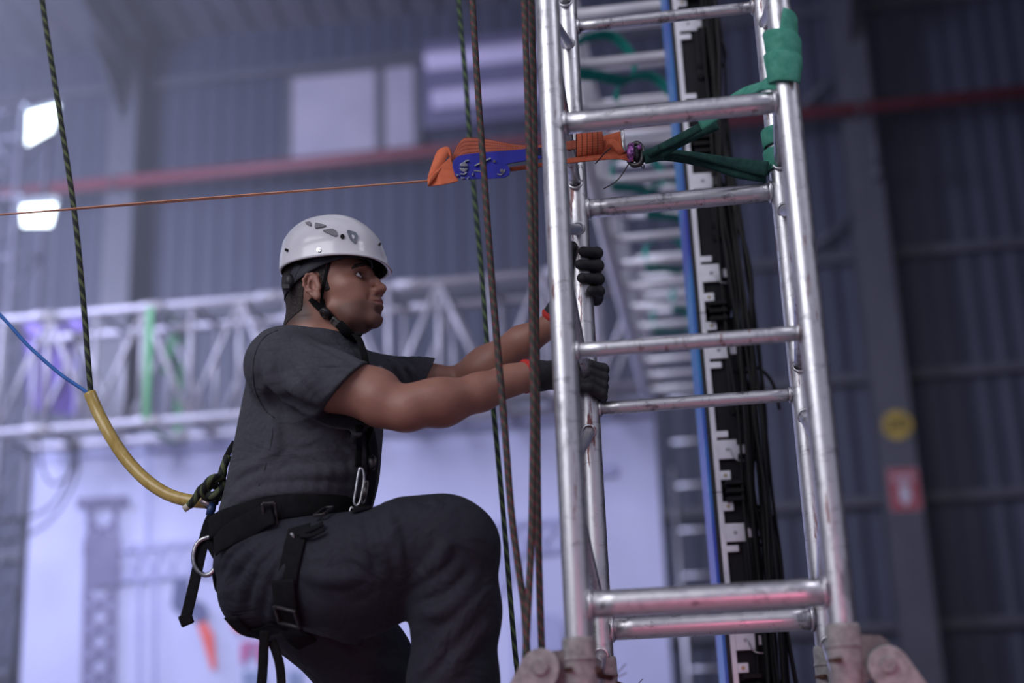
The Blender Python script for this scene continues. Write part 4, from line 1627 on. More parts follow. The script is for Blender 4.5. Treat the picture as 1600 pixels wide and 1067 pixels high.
# skin: lip and stubble colours are carried as point values
m_, nt, b_ = principled('skin', lin(168, 120, 102), 0.48)
b_.inputs['Subsurface Weight'].default_value = 0.08
b_.inputs['Subsurface Radius'].default_value = (0.010, 0.004, 0.002)
b_.inputs['Subsurface Scale'].default_value = 0.4
f = noise(nt, 24, 5, 0.6)
base = ramp(nt, f, [(0.3, lin(149, 102, 87)), (0.7, lin(162, 114, 97))])
for nm, colr in (('eye_dark', lin(52, 34, 30)), ('stubble', lin(78, 60, 56)), ('lips', lin(136, 82, 78))):
    at_n = nt.nodes.new('ShaderNodeAttribute')
    at_n.attribute_name = nm
    mx = nt.nodes.new('ShaderNodeMix'); mx.data_type = 'RGBA'
    nt.links.new(at_n.outputs['Fac'], mx.inputs['Factor'])
    nt.links.new(base, mx.inputs['A'])
    mx.inputs['B'].default_value = colr
    base = mx.outputs['Result']
nt.links.new(base, b_.inputs['Base Color'])
bump(nt, b_, noise(nt, 420, 3), 0.10, 0.0006)
SKIN = m_
body_o = np_mesh('body', bv, bq, SKIN, person, 2)


def head_local(P):
    d = (P - HO) / (0.001 * HS)
    return d @ hf, d @ hl, d @ hu


def smooth01(x):
    x = np.clip(x, 0, 1)
    return x * x * (3 - 2 * x)


n_ = len(body_o.data.vertices)
co = np.empty(n_ * 3, dtype=np.float32)
body_o.data.vertices.foreach_get('co', co)
co = co.reshape(-1, 3).astype(np.float64)
hx, hy, hz = head_local(co)
lip = smooth01((6.5 - np.abs(hz + 57 - 0.002 * hy ** 2)) / 3.0) * smooth01((24 - np.abs(hy)) / 5) * (hx > 92)
stub = smooth01((hx - 10) / 25) * smooth01((-42 - hz) / 20) * smooth01((hz + 118) / 12) * (np.abs(hy) < 75) * 0.55 * (1 - lip)
fade_ = smooth01((-22 - hx - 0.1 * (hz + 40)) / 26) * smooth01((hz + 74) / 26) * (hz < 70)
stub = np.maximum(stub, 0.9 * fade_)
stub = np.maximum(stub, 0.5 * smooth01((9 - np.abs(hz + 44)) / 5) * smooth01((24 - np.abs(hy)) / 8) * (hx > 95) * (1 - lip))
eye_dark = np.exp(-((np.hypot((np.abs(hy) - 32) / 1.55, hz - 10.5) - 6.6) / 2.2) ** 2) * (hx > 74) * (hz > 0) * 0.8
eye_dark = np.maximum(eye_dark, 0.45 * np.exp(-((np.hypot((np.abs(hy) - 30) / 1.5, hz - 9) - 7) / 7.0) ** 2) * (hx > 70))  # wider soft dark tint round each eye, beyond the lash line
for nm, val in (('lips', lip * 0.75), ('stubble', stub), ('eye_dark', eye_dark)):
    a_ = body_o.data.attributes.new(nm, 'FLOAT', 'POINT')
    a_.data.foreach_set('value', val.astype(np.float32))

# short hair below the helmet
HAIR = mixed('cropped_hair', lin(34, 30, 32), lin(72, 60, 56), 260, 0.8, lo=0.42, hi=0.70, bmp=0.5, bscale=500, bdist=0.0015, detail=3)
hs = [slice(np.searchsorted(c, l), np.searchsorted(c, h)) for c, l, h in zip((xs, ys, zs_), HO - 0.15, HO + 0.15)]
sub = (xs[hs[0]], ys[hs[1]], zs_[hs[2]])
HX, HYy, HZ = [((sub[0][:, None, None] - HO[0]) * A[0] + (sub[1][None, :, None] - HO[1]) * A[1] + (sub[2][None, None, :] - HO[2]) * A[2]) * 1000 for A in HAX]
side = np.minimum(np.maximum(HX - 22 - 0.16 * HZ, 24 - HZ), 1e9)           # above the ear and over the temple
back = np.maximum(HX + 38 - 0.42 * HZ, -36 - HZ + 0.25 * (HX + 60))                    # behind the ear, down to the nape
burn = np.maximum(np.maximum(np.abs(HX - 17) - 7, -12 - HZ), HZ - 40)      # sideburn
region = np.minimum(np.minimum(side, back), burn) * 0.001
Dh = np.maximum(Db[hs[0], hs[1], hs[2]] - 0.0016, region)
ear = np.maximum(np.abs(HX + 9) - 19, np.abs(HZ - 2) - 33) * 0.001
Dh = np.maximum(Dh, np.where(np.abs(HYy) > 70, -ear - 0.001, -1))
hv, hq = surface_nets(Dh.astype(np.float32), *sub)
tag(np_mesh('hair', hv, hq, HAIR, person, 1), 'cropped dark hair')
# eyebrows
brow = [px_hit(body, x, y) for x, y in ((550, 419), (557, 414.5), (566, 413), (575, 414.5), (582, 419))]
brow = [head_local(_v(h[0])) for h in brow if h]
for s in (-1, 1):
    S = Solid()
    C_(S, [(x, s * abs(y), z) for x, y, z in brow], [2.2, 4.4, 5.0, 4.8, 3.6][:len(brow)], 0.003)
    Dr = S.grid(*sub)
    v_, q_ = surface_nets(np.maximum(Db[hs[0], hs[1], hs[2]] - 0.0014, Dr), *sub)
    if len(q_):
        np_mesh('eyebrow', v_, q_, HAIR, person, 1)
# eyes
SCLERA = mixed('eye_white', lin(228, 222, 222), lin(220, 212, 212), 60, 0.15)
IRIS = mixed('eye_iris', lin(40, 26, 22), lin(52, 34, 28), 90, 0.12)
for s in (-1, 1):
    c = Vector(hp(79, s * 32, 10))
    gz = Vector(hf * 0.93 + hu * 0.26 - hl * 0.10).normalized()
    a1 = gz.orthogonal().normalized()
    mb = MB()
    mb.ball(c, 0.0126 * HS, (a1, gz.cross(a1), gz), 28, 20)
    for fc in mb.bm.faces:
        if (fc.calc_center_median() - c).normalized().dot(gz) > math.cos(R(29)):
            fc.material_index = 1
    mb.build('eye', [SCLERA, IRIS], person)

# gloves --------------------------------------------------------------------
GLOVE = mixed('black_knit_glove', lin(24, 24, 28), lin(40, 40, 46), 70, 0.7, bmp=0.35, bscale=260)
CUFF = mixed('red_glove_cuff', lin(196, 44, 40), lin(176, 36, 34), 70, 0.7, bmp=0.3, bscale=300)


def tube_only(S, wr, a, bpt, ra, rb):
    S.capsule(a, bpt, ra, rb, 0.01)


for near in (True, False):
    S = Solid()
    hands(S, 0.0012)
    if near:
        S.chain([W3(822, 588, 2.905), W3(846, 587, 2.92)], [.0315, .031], 0.01)
        cut_p, cut_n, box = W3(821, 588, 2.904), W3(846, 587, 2.92) - W3(821, 588, 2.904), (W3(790, 650, 2.80), W3(960, 540, 3.12))
    else:
        S.chain([wr_f, W3(878, 484, 3.10)], [.031, .030], 0.01)
        cut_p, cut_n, box = wr_f + (W3(884, 470, 3.09) - wr_f) * 0.28, W3(884, 470, 3.09) - wr_f, (W3(830, 500, 2.88), W3(965, 360, 3.2))
    lo, hi = np.minimum(*box), np.maximum(*box)
    zmid = (at(900, 515, 3.0).z)
    lo[2], hi[2] = (zlo, zmid) if near else (zmid, hi[2] + .05)
    lo[2] = max(lo[2], hi[2] - 0.25) if near else lo[2]
    g_ = [np.arange(l, h, 0.0022) for l, h in zip(lo, hi)]
    D_ = S.grid(*g_)
    X_, Y_, Z_ = g_[0][:, None, None], g_[1][None, :, None], g_[2][None, None, :]
    cn = cut_n / np.linalg.norm(cut_n)
    D_ = np.maximum(D_, -((X_ - cut_p[0]) * cn[0] + (Y_ - cut_p[1]) * cn[1] + (Z_ - cut_p[2]) * cn[2])).astype(np.float32)
    for d_ in (0, 2):                      # close the solid at the grid edge
        sl = [slice(None)] * 3
        for e_ in (0, -1):
            sl[d_] = e_
            D_[tuple(sl)] = np.maximum(D_[tuple(sl)], 0.001)
    v_, q_ = surface_nets(D_, *g_)
    go = tag(np_mesh('glove', v_, q_, GLOVE, person, 1), 'black glove on the near hand' if near else 'black glove on the far hand')
    mb = MB()
    c, ax_ = Vector(cut_p), Vector(cn)
    s1 = ax_.orthogonal().normalized(); s2 = ax_.cross(s1)
    for kk, (off, rr) in enumerate(((-0.004, 0.0315), (0.0, 0.0335), (0.004, 0.0325))):
        mb.tube([c + ax_ * off + (s1 * math.cos(t) + s2 * math.sin(t)) * (rr if near else rr - .001) for t in np.linspace(0, 2 * math.pi, 33)[:-1]], 0.0034, 8, closed=True)
    mb.build('cuff', CUFF, go)
# ------------------------------------------------------------------ clothes: folds are ridges laid on the cloth where the eye sees them
TEE = mixed('charcoal_jersey', lin(59, 59, 67), lin(67, 67, 76), 130, 0.9, bmp=0.10, bscale=700, bdist=0.0006)
NAVY = mixed('navy_work_cloth', lin(24, 25, 37), lin(29, 30, 44), 90, 0.82, bmp=0.10, bscale=600, bdist=0.0006)

rumple(TEE, 9.0, 0.55, 0.022, (0.8, 0.8, 1.7), 1.2)
rumple(NAVY, 10.0, 0.6, 0.024, (1, 1, 1), 1.4)


def folds(S, base, lst):
    """Each fold: pixel polyline, ridge radius, sink (how deep its middle lies under the cloth), blend; minus radius = crease."""
    todo = []
    for pts, r, sink, k in lst:
        hit = []
        sp = spline([Vector((x, y, 0)) for x, y in pts], 4)
        for p in sp:
            h = px_hit(base, p.x, p.y)
            if h:
                hit.append((h[0], h[1]))
        if len(hit) < 2:
            continue
        n = len(hit)
        pp, rr = [], []
        for i, (p, nn) in enumerate(hit):
            taper = math.sin(math.pi * (i + 0.6) / (n + 0.2)) ** 0.6
            if r > 0:
                pp.append(_v(p - nn * (sink * 0.72 + (1 - taper) * r * 0.9)))
                rr.append(r * (0.45 + 0.55 * taper))
            else:
                pp.append(_v(p + nn * (sink * 0.8 + (1 - taper) * -r * 0.9)))
                rr.append(-r * (0.45 + 0.55 * taper))
        todo.append((pp, rr, k * 0.75, '+' if r > 0 else '-'))
    for pp, rr, k, mode in todo:
        S.chain(pp, rr, k, mode)


base_shirt = Solid(); base_shirt.ops = list(shirt.ops)
folds(shirt, base_shirt, [
    ([(352, 775), (400, 752), (470, 742), (550, 738), (585, 742)], .016, .011, .016),
    ([(345, 795), (400, 772), (470, 764), (545, 762)], .015, .010, .016),
    ([(362, 742), (410, 722), (440, 690)], .014, .010, .018),
    ([(350, 790), (380, 765), (420, 740), (445, 715)], .012, .009, .016),
    ([(430, 640), (428, 690), (420, 735)], .012, .009, .02),
    ([(440, 618), (470, 632), (510, 640)], -.016, .006, .018),
    ([(430, 600), (425, 622), (440, 640), (470, 650)], -.014, .006, .02),
    ([(445, 590), (470, 612), (505, 630)], .013, .009, .018),
    ([(470, 575), (490, 600), (515, 622)], .012, .009, .02),
    ([(420, 560), (424, 590), (440, 615)], .012, .008, .02),
    ([(500, 540), (530, 555), (560, 565)], .010, .007, .018),
    ([(470, 535), (510, 560), (545, 575)], .010, .007, .02),
    ([(560, 650), (558, 700), (552, 740), (550, 780)], .012, .009, .014),
    ([(540, 700), (556, 716), (556, 735)], .010, .007, .012),
    ([(590, 568), (600, 580), (606, 600)], .008, .005, .012),
    ([(612, 566), (622, 578), (630, 594)], .008, .005, .012),
    ([(634, 568), (640, 578), (648, 590)], .007, .005, .010),
    ([(345, 810), (390, 795), (450, 785), (520, 785)], -.010, .004, .014),
])
# neck opening, sleeve ends, bottom hem
cut = Solid(); cut.ops = list(shirt.ops)
nk0, nk1 = W3(500, 515, 3.05), W3(497, 552, 3.055)
shirt.chain([W3(498, 470, 3.045), W3(500, 522, 3.05), W3(503, 543, 3.050)], [.052, .0600, .0625], 0.008, '-')
hn = np.array(W3(574, 571, 2.86)) - np.array(W3(507, 639, 2.86))
vn = np.array(ray(540, 605)); vn /= np.linalg.norm(vn)
nrm_n = np.cross(hn, vn + np.array([0.25, 0, 0])); nrm_n /= np.linalg.norm(nrm_n)
if nrm_n[0] < 0:
    nrm_n = -nrm_n
lo_n, hi_n = np.minimum(W3(480, 720, 2.70), W3(760, 540, 2.98)), np.maximum(W3(480, 720, 2.70), W3(760, 540, 2.98))
lo_n[1], hi_n[1] = 2.70, 2.985


def cut_plane(S, p, n, lo, hi):
    p, n = _v(p), _v(n)
    lo, hi = _v(lo), _v(hi)

    def f(X, Y, Zz):
        d = -((X - p[0]) * n[0] + (Y - p[1]) * n[1] + (Zz - p[2]) * n[2])
        bx = np.maximum(np.maximum(np.maximum(lo[0] - X, X - hi[0]), np.maximum(lo[1] - Y, Y - hi[1])), np.maximum(lo[2] - Zz, Zz - hi[2]))
        return np.maximum(d, bx)
    S.raw(f, lo, hi, 0.004, '-')


pn = (W3(574, 571, 2.86) + W3(507, 639, 2.86)) / 2
arm_dir = W3(640, 640, 2.84) - W3(540, 607, 2.86)
sleeve_box_lo, sleeve_box_hi = lo_n.copy(), hi_n.copy()
# only the arm side: a box that starts right of the sleeve so that the chest is left whole
def cut_sleeve(S, p, n, axis_a, axis_b, rad):
    p, n, a, b = _v(p), _v(n), _v(axis_a), _v(axis_b)
    ba = b - a

    def f(X, Y, Zz):
        d = -((X - p[0]) * n[0] + (Y - p[1]) * n[1] + (Zz - p[2]) * n[2])
        t = np.clip(((X - a[0]) * ba[0] + (Y - a[1]) * ba[1] + (Zz - a[2]) * ba[2]) / (ba @ ba), 0, 1)
        c = np.sqrt((X - a[0] - t * ba[0]) ** 2 + (Y - a[1] - t * ba[1]) ** 2 + (Zz - a[2] - t * ba[2]) ** 2) - rad
        return np.maximum(d, c)
    S.raw(f, np.minimum(a, b) - rad, np.maximum(a, b) + rad, 0.003, '-')


cut_sleeve(shirt, pn, nrm_n, W3(540, 607, 2.84), W3(690, 660, 2.80), .088)
hf_ = W3(677, 566, 3.26) - W3(661, 603, 3.26)
nf = np.cross(hf_, np.array(ray(655, 585))); nf /= np.linalg.norm(nf)
nf = nf if nf[0] > 0 else -nf
cut_sleeve(shirt, W3(669, 585, 3.26), nf, W3(660, 590, 3.26), W3(780, 606, 3.28), .10)
zb_l = W3(338, 845, PY)[2]
shirt.raw(lambda X, Y, Zz: (Zz - (zb_l + 0.085 * (X - W3(338, 845, PY)[0]) / 0.3 * 0.55)), (-1, 2.5, zb_l - 0.3), (0, 3.6, zb_l + 0.25), 0.006, '-')
gx = np.arange(-0.70, -0.12, 0.0034); gy = np.arange(2.76, 3.36, 0.0036); gz_ = np.arange(zb_l - 0.03, W3(450, 500, 2.9)[2], 0.0034)
Ds = shirt.grid(gx, gy, gz_)
v_, q_ = surface_nets(Ds, gx, gy, gz_)
tee = tag(np_mesh('t_shirt', v_, q_, TEE, person, 2), 'charcoal short-sleeved t-shirt')
# stitched seam round the near armhole and the sleeve hem
seam = MB()
SEAM = mixed('dark_seam', lin(40, 40, 46), lin(46, 46, 52), 100, 0.9)
pth = [px_hit(shirt, x, y, 0.0004) for x, y in [(434, 516), (412, 528), (398, 556), (396, 590), (402, 618), (414, 640), (428, 652)]]
seam.tube(spline([h[0] for h in pth if h], 6), 0.0011, 6)
pth = [px_hit(shirt, x, y, 0.0003) for x, y in [(566, 568), (550, 580), (530, 600), (512, 622), (502, 634)]]
seam.tube(spline([h[0] for h in pth if h], 6), 0.0008, 6)
pth = [px_hit(shirt, x, y, 0.0003) for x, y in [(428, 652), (424, 690), (416, 725), (404, 760)]]
seam.tube(spline([h[0] for h in pth if h], 6), 0.0008, 6)
seam.build('seam', SEAM, tee)

base_tr = Solid(); base_tr.ops = list(trousers.ops)
folds(trousers, base_tr, [
    ([(455, 832), (415, 868), (385, 910), (372, 950)], .014, .009, .016),
    ([(462, 840), (430, 880), (408, 925), (396, 970)], .014, .009, .016),
    ([(468, 850), (446, 890), (428, 940), (420, 985)], .013, .009, .014),
    ([(448, 828), (400, 855), (368, 885), (352, 915)], .013, .009, .016),
    ([(425, 826), (385, 842), (360, 862), (345, 885)], .012, .008, .014),
    ([(560, 815), (566, 850), (574, 890)], .014, .010, .018),
    ([(580, 805), (590, 840), (600, 870), (606, 905)], .014, .010, .018),
    ([(600, 796), (612, 830), (622, 870), (632, 905)], .012, .009, .018),
    ([(470, 895), (520, 905), (570, 900)], .013, .010, .02),
    ([(640, 915), (670, 895), (690, 870), (700, 845)], .014, .011, .02),
    ([(650, 930), (690, 910), (720, 880)], .013, .010, .02),
    ([(652, 960), (700, 950), (745, 900)], .012, .009, .024),
    ([(648, 1060), (700, 1000), (760, 930)], .012, .009, .026),
    ([(690, 1067), (730, 1010), (765, 970)], .012, .009, .026),
    ([(500, 985), (560, 1000), (620, 985)], .012, .009, .02),
    ([(520, 1010), (580, 1040), (630, 1050)], .012, .009, .024),
])
trousers.half(W3(440, 806, PY), (-.10, 0, -1.0), 0.006, (-1, 2.5, W3(440, 820, PY)[2]), (0.3, 3.6, 3))
tz0 = min(an_n[2], an_f[2]) - 0.02
cut_sleeve(trousers, an_n - np.array([0, 0, .01]), (0, 0, -1.0), an_n, an_n - np.array([0, 0, .2]), .12)
cut_sleeve(trousers, an_f - np.array([0, 0, .01]), (0, 0, -1.0), an_f, an_f - np.array([0, 0, .2]), .12)
gx = np.arange(-0.70, 0.04, 0.0042); gy = np.arange(2.72, 3.42, 0.0046); gz_ = np.arange(tz0 - 0.05, W3(440, 790, PY)[2] + 0.02, 0.0044)
Dt = trousers.grid(gx, gy, gz_)
v_, q_ = surface_nets(Dt, gx, gy, gz_)
trs = tag(np_mesh('trousers', v_, q_, NAVY, person, 2), 'dark navy work trousers')
# boots (below the frame)
BOOT = mixed('black_boot_leather', lin(26, 25, 26), lin(38, 36, 36), 30, 0.5, bmp=0.2)
for an in (an_n, an_f):
    S = Solid()
    fx = np.array([1, -.12, 0]); fx /= np.linalg.norm(fx)
    dz = np.array([0, 0, 1.0])
    S.chain([an + dz * .04, an - dz * .05 - fx * .012], [.056, .050], 0.02)
    S.chain([an - dz * .062 - fx * .03, an - dz * .055 + fx * .07, an - dz * .066 + fx * .165], [.044, .046, .036], 0.03)
    S.half(an - dz * .098, -dz, 0.004)
    g_ = [np.arange(l, h, 0.005) for l, h in zip(an - np.array([.13, .12, .13]), an + np.array([.27, .12, .12]))]
    v_, q_ = surface_nets(S.grid(*g_), *g_)
    bo = np_mesh('boot', v_, q_, BOOT, person, 1)
    mb = MB()
    c = Vector(an - dz * .106 + fx * .065)
    mb.box(c, (.135, .044, .010), (Vector(fx), Vector(np.cross(dz, fx)), Z), 0.006)
    mb.build('sole', RUBBER, bo)
# ------------------------------------------------------------------ helmet
WF = np.array([math.cos(HY), math.sin(HY), 0.0])
WL_ = np.array([-math.sin(HY), math.cos(HY), 0.0])
WU = np.array([0, 0, 1.0])
HA, HB, HH, HN, HM = 0.1225, 0.106, 0.1285, 2.25, 2.3
HC = HO + WF * 0.011 + WU * 0.057


def hx_frame(X, Y, Zz):
    x, y, z = X - HC[0], Y - HC[1], Zz - HC[2]
    return x * WF[0] + y * WF[1], x * WL_[0] + y * WL_[1], z


def helm_f(X, Y, Zz):
    u, w, z = hx_frame(X, Y, Zz)
    u = u + 0.10 * z
    q = (((np.abs(u) / HA) ** HM + (np.abs(w) / HB) ** HM) ** (HN / HM) + (np.abs(z) / HH) ** HN) ** (1 / HN)
    return np.maximum((q - 1) * 0.105, -z)


helm = Solid()
helm.raw(helm_f, HC - 0.16, HC + 0.17)
WHITE = mixed('white_helmet_shell', lin(232, 230, 236), lin(226, 224, 232), 30, 0.22)
WHITE.node_tree.nodes['Principled BSDF'].inputs['Coat Weight'].default_value = 0.3
INNER = mixed('helmet_inner_grey', lin(40, 40, 46), lin(50, 50, 56), 60, 0.7)


def helm_pt(th, ph, off=0.0):
    """th round the head from the front, ph 0 at the rim to 90 degrees at the crown."""
    c, s = math.cos(ph), math.sin(ph)
    r = max(c, 0) ** (2 / HN)
    z = HH * max(s, 0) ** (2 / HN)
    pl = (abs(math.cos(th)) ** HM + abs(math.sin(th)) ** HM) ** (-1 / HM)
    u, w = HA * r * pl * math.cos(th), HB * r * pl * math.sin(th)
    k = 1.0
    if off == 0.0:
        band = smooth01(np.array([(0.062 - abs(w)) / 0.014]))[0] * smooth01(np.array([(z - 0.045) / 0.03]))[0]
        k = 1 + 0.020 * band
        if z < 0.022:                      # rim flares into a short brim at the front
            k += 0.05 * (1 - z / 0.022) ** 2 * max(0, math.cos(th)) ** 2 + 0.012 * (1 - z / 0.022)
    p = HC + (WF * (u * k - 0.10 * z) + WL_ * (w * k) + WU * (z * k - (0.004 * max(0, math.cos(th)) ** 2 if z < 0.02 and off == 0 else 0)))
    if off:
        q = HC - WU * 0.0
        d = p - q
        p = q + d * (1 - off / np.linalg.norm(d))
    return Vector(p)


helmet_mb = MB()
NT, NP = 72, 26
grid_o = [[helm_pt(2 * math.pi * i / NT, (j / NP) ** 1.25 * math.pi / 2 * 0.9999) for i in range(NT)] for j in range(NP)]
grid_i = [[helm_pt(2 * math.pi * i / NT, (j / NP) ** 1.25 * math.pi / 2 * 0.9999, 0.0045) for i in range(NT)] for j in range(NP)]
pts = [p for row in grid_o for p in row] + [helm_pt(0, math.pi / 2 * 0.99999)] + [p for row in grid_i for p in row] + [helm_pt(0, math.pi / 2 * 0.99999, 0.0045)]
M0 = NT * NP
fs_o, fs_i = [], []
for j in range(NP - 1):
    for i in range(NT):
        i2 = (i + 1) % NT
        fs_o.append((j * NT + i, j * NT + i2, (j + 1) * NT + i2, (j + 1) * NT + i))
        b0 = M0 + 1
        fs_i.append((b0 + j * NT + i, b0 + (j + 1) * NT + i, b0 + (j + 1) * NT + i2, b0 + j * NT + i2))
for i in range(NT):
    i2 = (i + 1) % NT
    fs_o.append(((NP - 1) * NT + i, (NP - 1) * NT + i2, M0))
    fs_i.append((M0 + 1 + (NP - 1) * NT + i2, M0 + 1 + (NP - 1) * NT + i, 2 * M0 + 1))
    fs_o.append((i, M0 + 1 + i, M0 + 1 + i2, i2))
vs = [helmet_mb.bm.verts.new(p) for p in pts]
for lst, mi in ((fs_o, 0), (fs_i, 1)):
    for f in lst:
        fc = helmet_mb.bm.faces.new([vs[q] for q in f])
        fc.material_index = mi
        fc.smooth = True
helmet = tag(helmet_mb.build('helmet', [WHITE, INNER], person, recalc=True), 'white climbing helmet with chin strap')
VENT = mixed('vent_grey', lin(138, 136, 142), lin(120, 118, 126), 50, 0.6)
SHIELD = mixed('grey_shield', lin(132, 138, 148), lin(116, 122, 134), 50, 0.35, 0.3)


def on_helmet(mb, poly, off, mi=0, thick=0.0012):
    q = [px_hit(helm, x, y, off) for x, y in poly]
    c = px_hit(helm, sum(x for x, y in poly) / len(poly), sum(y for x, y in poly) / len(poly), off)
    if any(h is None for h in q) or c is None:
        return
    n = len(q)
    pts = [h[0] for h in q] + [c[0]] + [h[0] - h[1] * thick for h in q]
    mb.poly(pts, [(i, (i + 1) % n, n) for i in range(n)] + [(i, n + 1 + i, n + 1 + (i + 1) % n, (i + 1) % n) for i in range(n)], mi, False)


def rounded(poly, n=4, f=0.22):
    out = []
    for i in range(len(poly)):
        a, b, c = [Vector((*poly[(i + k) % len(poly)], 0)) for k in (-1, 0, 1)]
        p, q = b.lerp(a, f), b.lerp(c, f)
        for t in range(n + 1):
            t /= n
            v = p * (1 - t) ** 2 + b * 2 * t * (1 - t) + q * t * t
            out.append((v.x, v.y))
    return out


for poly in ([(477, 349), (486, 347.5), (487, 354), (483, 353)], [(493, 349), (511, 353.5), (506, 355.5), (492.5, 358)], [(503, 361), (520, 358.5), (526, 362), (527, 369), (523, 370)]):
    mb = MB()
    on_helmet(mb, rounded(poly), 0.0036, 0, 0.003)
    mb.build('vent', VENT, helmet)
mb = MB()                                  # shield emblem: a grey pointed ring
on_helmet(mb, rounded([(541, 360), (556, 364), (559, 371), (556, 382), (547, 375)], 4, 0.25), 0.0030, 0, 0.002)
mb.build('emblem', SHIELD, helmet)
mb = MB()
on_helmet(mb, rounded([(549, 367.5), (552.5, 369), (553.5, 372), (552, 375), (549.5, 372)], 4, 0.25), 0.0036, 0, 0.001)
mb.build('emblem', WHITE, helmet)
for x, y, r in ((535, 370.5, 3.3), (449, 391, 2.2)):
    mb = MB()
    on_helmet(mb, [(x + r * math.cos(t), y + r * math.sin(t)) for t in np.linspace(0, 6.283, 15)[:-1]], 0.0038, 0, 0.003)
    mb.build('rivet', RUBBER, helmet)
mb = MB()
on_helmet(mb, [(498.5 + 3.6 * math.cos(t), 391 + 3.6 * math.sin(t)) for t in np.linspace(0, 6.283, 15)[:-1]], 0.0030, 0, 0.003)
mb.build('rivet', STEEL, helmet)
mb = MB()
for x, y in ((592.5, 382), (597.5, 381), (598.5, 389.5)):
    on_helmet(mb, [(x + 1.7 * math.cos(t), y + 2.2 * math.sin(t)) for t in np.linspace(0, 6.283, 11)[:-1]], 0.003, 0, 0.002)
mb.build('vent', INNER, helmet)
# headband and cradle inside the helmet
BAND = mixed('dark_headband', lin(36, 37, 46), lin(46, 47, 58), 40, 0.6)
mb = MB()
bp, bn = [], []
for i in range(48):
    t = 2 * math.pi * i / 48
    u, w = 0.100 * math.cos(t) - 0.004, 0.0845 * math.sin(t)
    zz = 0.082 - 0.076 * (0.5 - 0.5 * math.cos(t)) ** 1.25
    p = HO + WF * (u - (0.0 if math.cos(t) > 0 else 0.0)) + WL_ * w + WU * zz
    bp.append(Vector(p))
    bn.append(Vector(WF * math.cos(t) / 0.100 + WL_ * math.sin(t) / 0.0845))
mb.ribbon(bp, bn, 0.026, 0.004, closed=True)
mb.build('headband', BAND, helmet)
mb = MB()                                  # ratchet cradle at the nape and webbing up into the shell
for q in ([(470, 414), (464, 424), (459, 436), (455, 447)],):
    h = [px_hit(body, x, y, 0.006) for x, y in q]
    h = [a for a in h if a]
    mb.ribbon(spline([a[0] for a in h], 4), [h[0][1]] * (4 * (len(h) - 1) + 1), 0.020, 0.004)
mb.build('nape_cradle', BAND, helmet)
mb = MB()
h = px_hit(body, 458, 439, 0.010)
if h:
    mb.ball(h[0], (0.012, 0.010, 0.016), seg=14)
    mb.box(h[0] - Z * 0.016 - U * 0.006, (0.009, 0.010, 0.007), bevel=0.003)
mb.build('adjuster_knob', BLACK, helmet)


def on_body(sol, pts, off, n=5):
    """Pixel path laid on a solid: points and normals."""
    sp = spline([Vector((x, y, 0)) for x, y in pts], n)
    out = [px_hit(sol, p.x, p.y, off) for p in sp]
    out = [h for h in out if h]
    P = [h[0] for h in out]
    N = [h[1] for h in out]
    for _ in range(3):
        P = [P[0]] + [(P[i - 1] + P[i] * 2 + P[i + 1]) / 4 for i in range(1, len(P) - 1)] + [P[-1]]
        N = [N[0]] + [((N[i - 1] + N[i] * 2 + N[i + 1]) / 4).normalized() for i in range(1, len(N) - 1)] + [N[-1]]
    return P, N


face = Solid(); face.ops = list(body.ops)
strap_m = BLACK_WEB
cs = MB()
P, N = on_body(face, [(519, 403), (512, 420), (507, 440), (504, 458), (503, 470)], 0.0022)
cs.ribbon([Vector(HO + WF * 0.012 - WL_ * 0.094 + WU * 0.066)] + P, [N[0]] + N, 0.0065, 0.0016)
P, N = on_body(face, [(486, 466), (494, 476), (503, 484)], 0.003)
cs.ribbon(P, N, 0.014, 0.002)
P, N = on_body(face, [(504, 468), (505, 476), (508, 484)], 0.003)
cs.ribbon(P, N, [0.010 + 0.008 * i / (len(P) - 1) for i in range(len(P))], 0.003)
P, N = on_body(face, [(508, 484), (520, 496), (532, 508), (544, 520)], 0.004)
cs.ribbon(P, N, 0.017, 0.004)
cs.build('chin_strap', strap_m, helmet)
mb = MB()
h = px_hit(face, 511, 487, 0.004)
n_b = h[1]
s1 = n_b.orthogonal().normalized()
mb.tube([h[0] - n_b * 0.002, h[0] + n_b * 0.006, h[0] + n_b * 0.0085], [0.0135, 0.0135, 0.0105], 20)
mb.tube([h[0] + n_b * 0.0085 + (s1 * math.cos(t) + n_b.cross(s1) * math.sin(t)) * 0.0075 for t in np.linspace(0, 6.283, 21)[:-1]], 0.0013, 6, closed=True)
mb.build('strap_adjuster', BLACK, helmet)
CLEAR = mixed('smoky_buckle', lin(104, 104, 104), lin(70, 72, 74), 200, 0.2, 0.2)
mb = MB()
P, N = on_body(face, [(520, 496), (525, 501), (531, 507)], 0.0065)
d = (P[-1] - P[0]).normalized()
mb.box((P[0] + P[-1]) / 2, (0.010, 0.0085, 0.0035), (d, N[2].cross(d).normalized(), N[2]), 0.0015)
mb.box((P[0] + P[-1]) / 2 + N[2] * 0.003 - d * 0.006, (0.002, 0.0075, 0.002), (d, N[2].cross(d).normalized(), N[2]), 0.0008)
mb.build('buckle', CLEAR, helmet)
mb = MB()                                  # the padded strap under the chin and its hanging tail
q = [at(x, y, Y) for x, y, Y in ((529, 505, 2.960), (540, 517, 2.965), (551, 527, 2.985), (558, 526, 3.02), (566, 518, 3.06))]
mb.ribbon(spline(q, 5), [Vector((-.35, -.85, -.4))] * 21, [0.020 + 0.006 * math.sin(math.pi * i / 20) for i in range(21)], 0.007)
mb.build('chin_strap', strap_m, helmet)
mb = MB()
q = [at(x, y, Y) for x, y, Y in ((553, 520, 2.97), (561, 530, 2.968), (566, 543, 2.965), (570, 558, 2.962), (572, 570, 2.965))]
mb.ribbon(spline(q, 5), [Vector((.3, -.9, .1))] * 21, 0.0145, 0.0035)
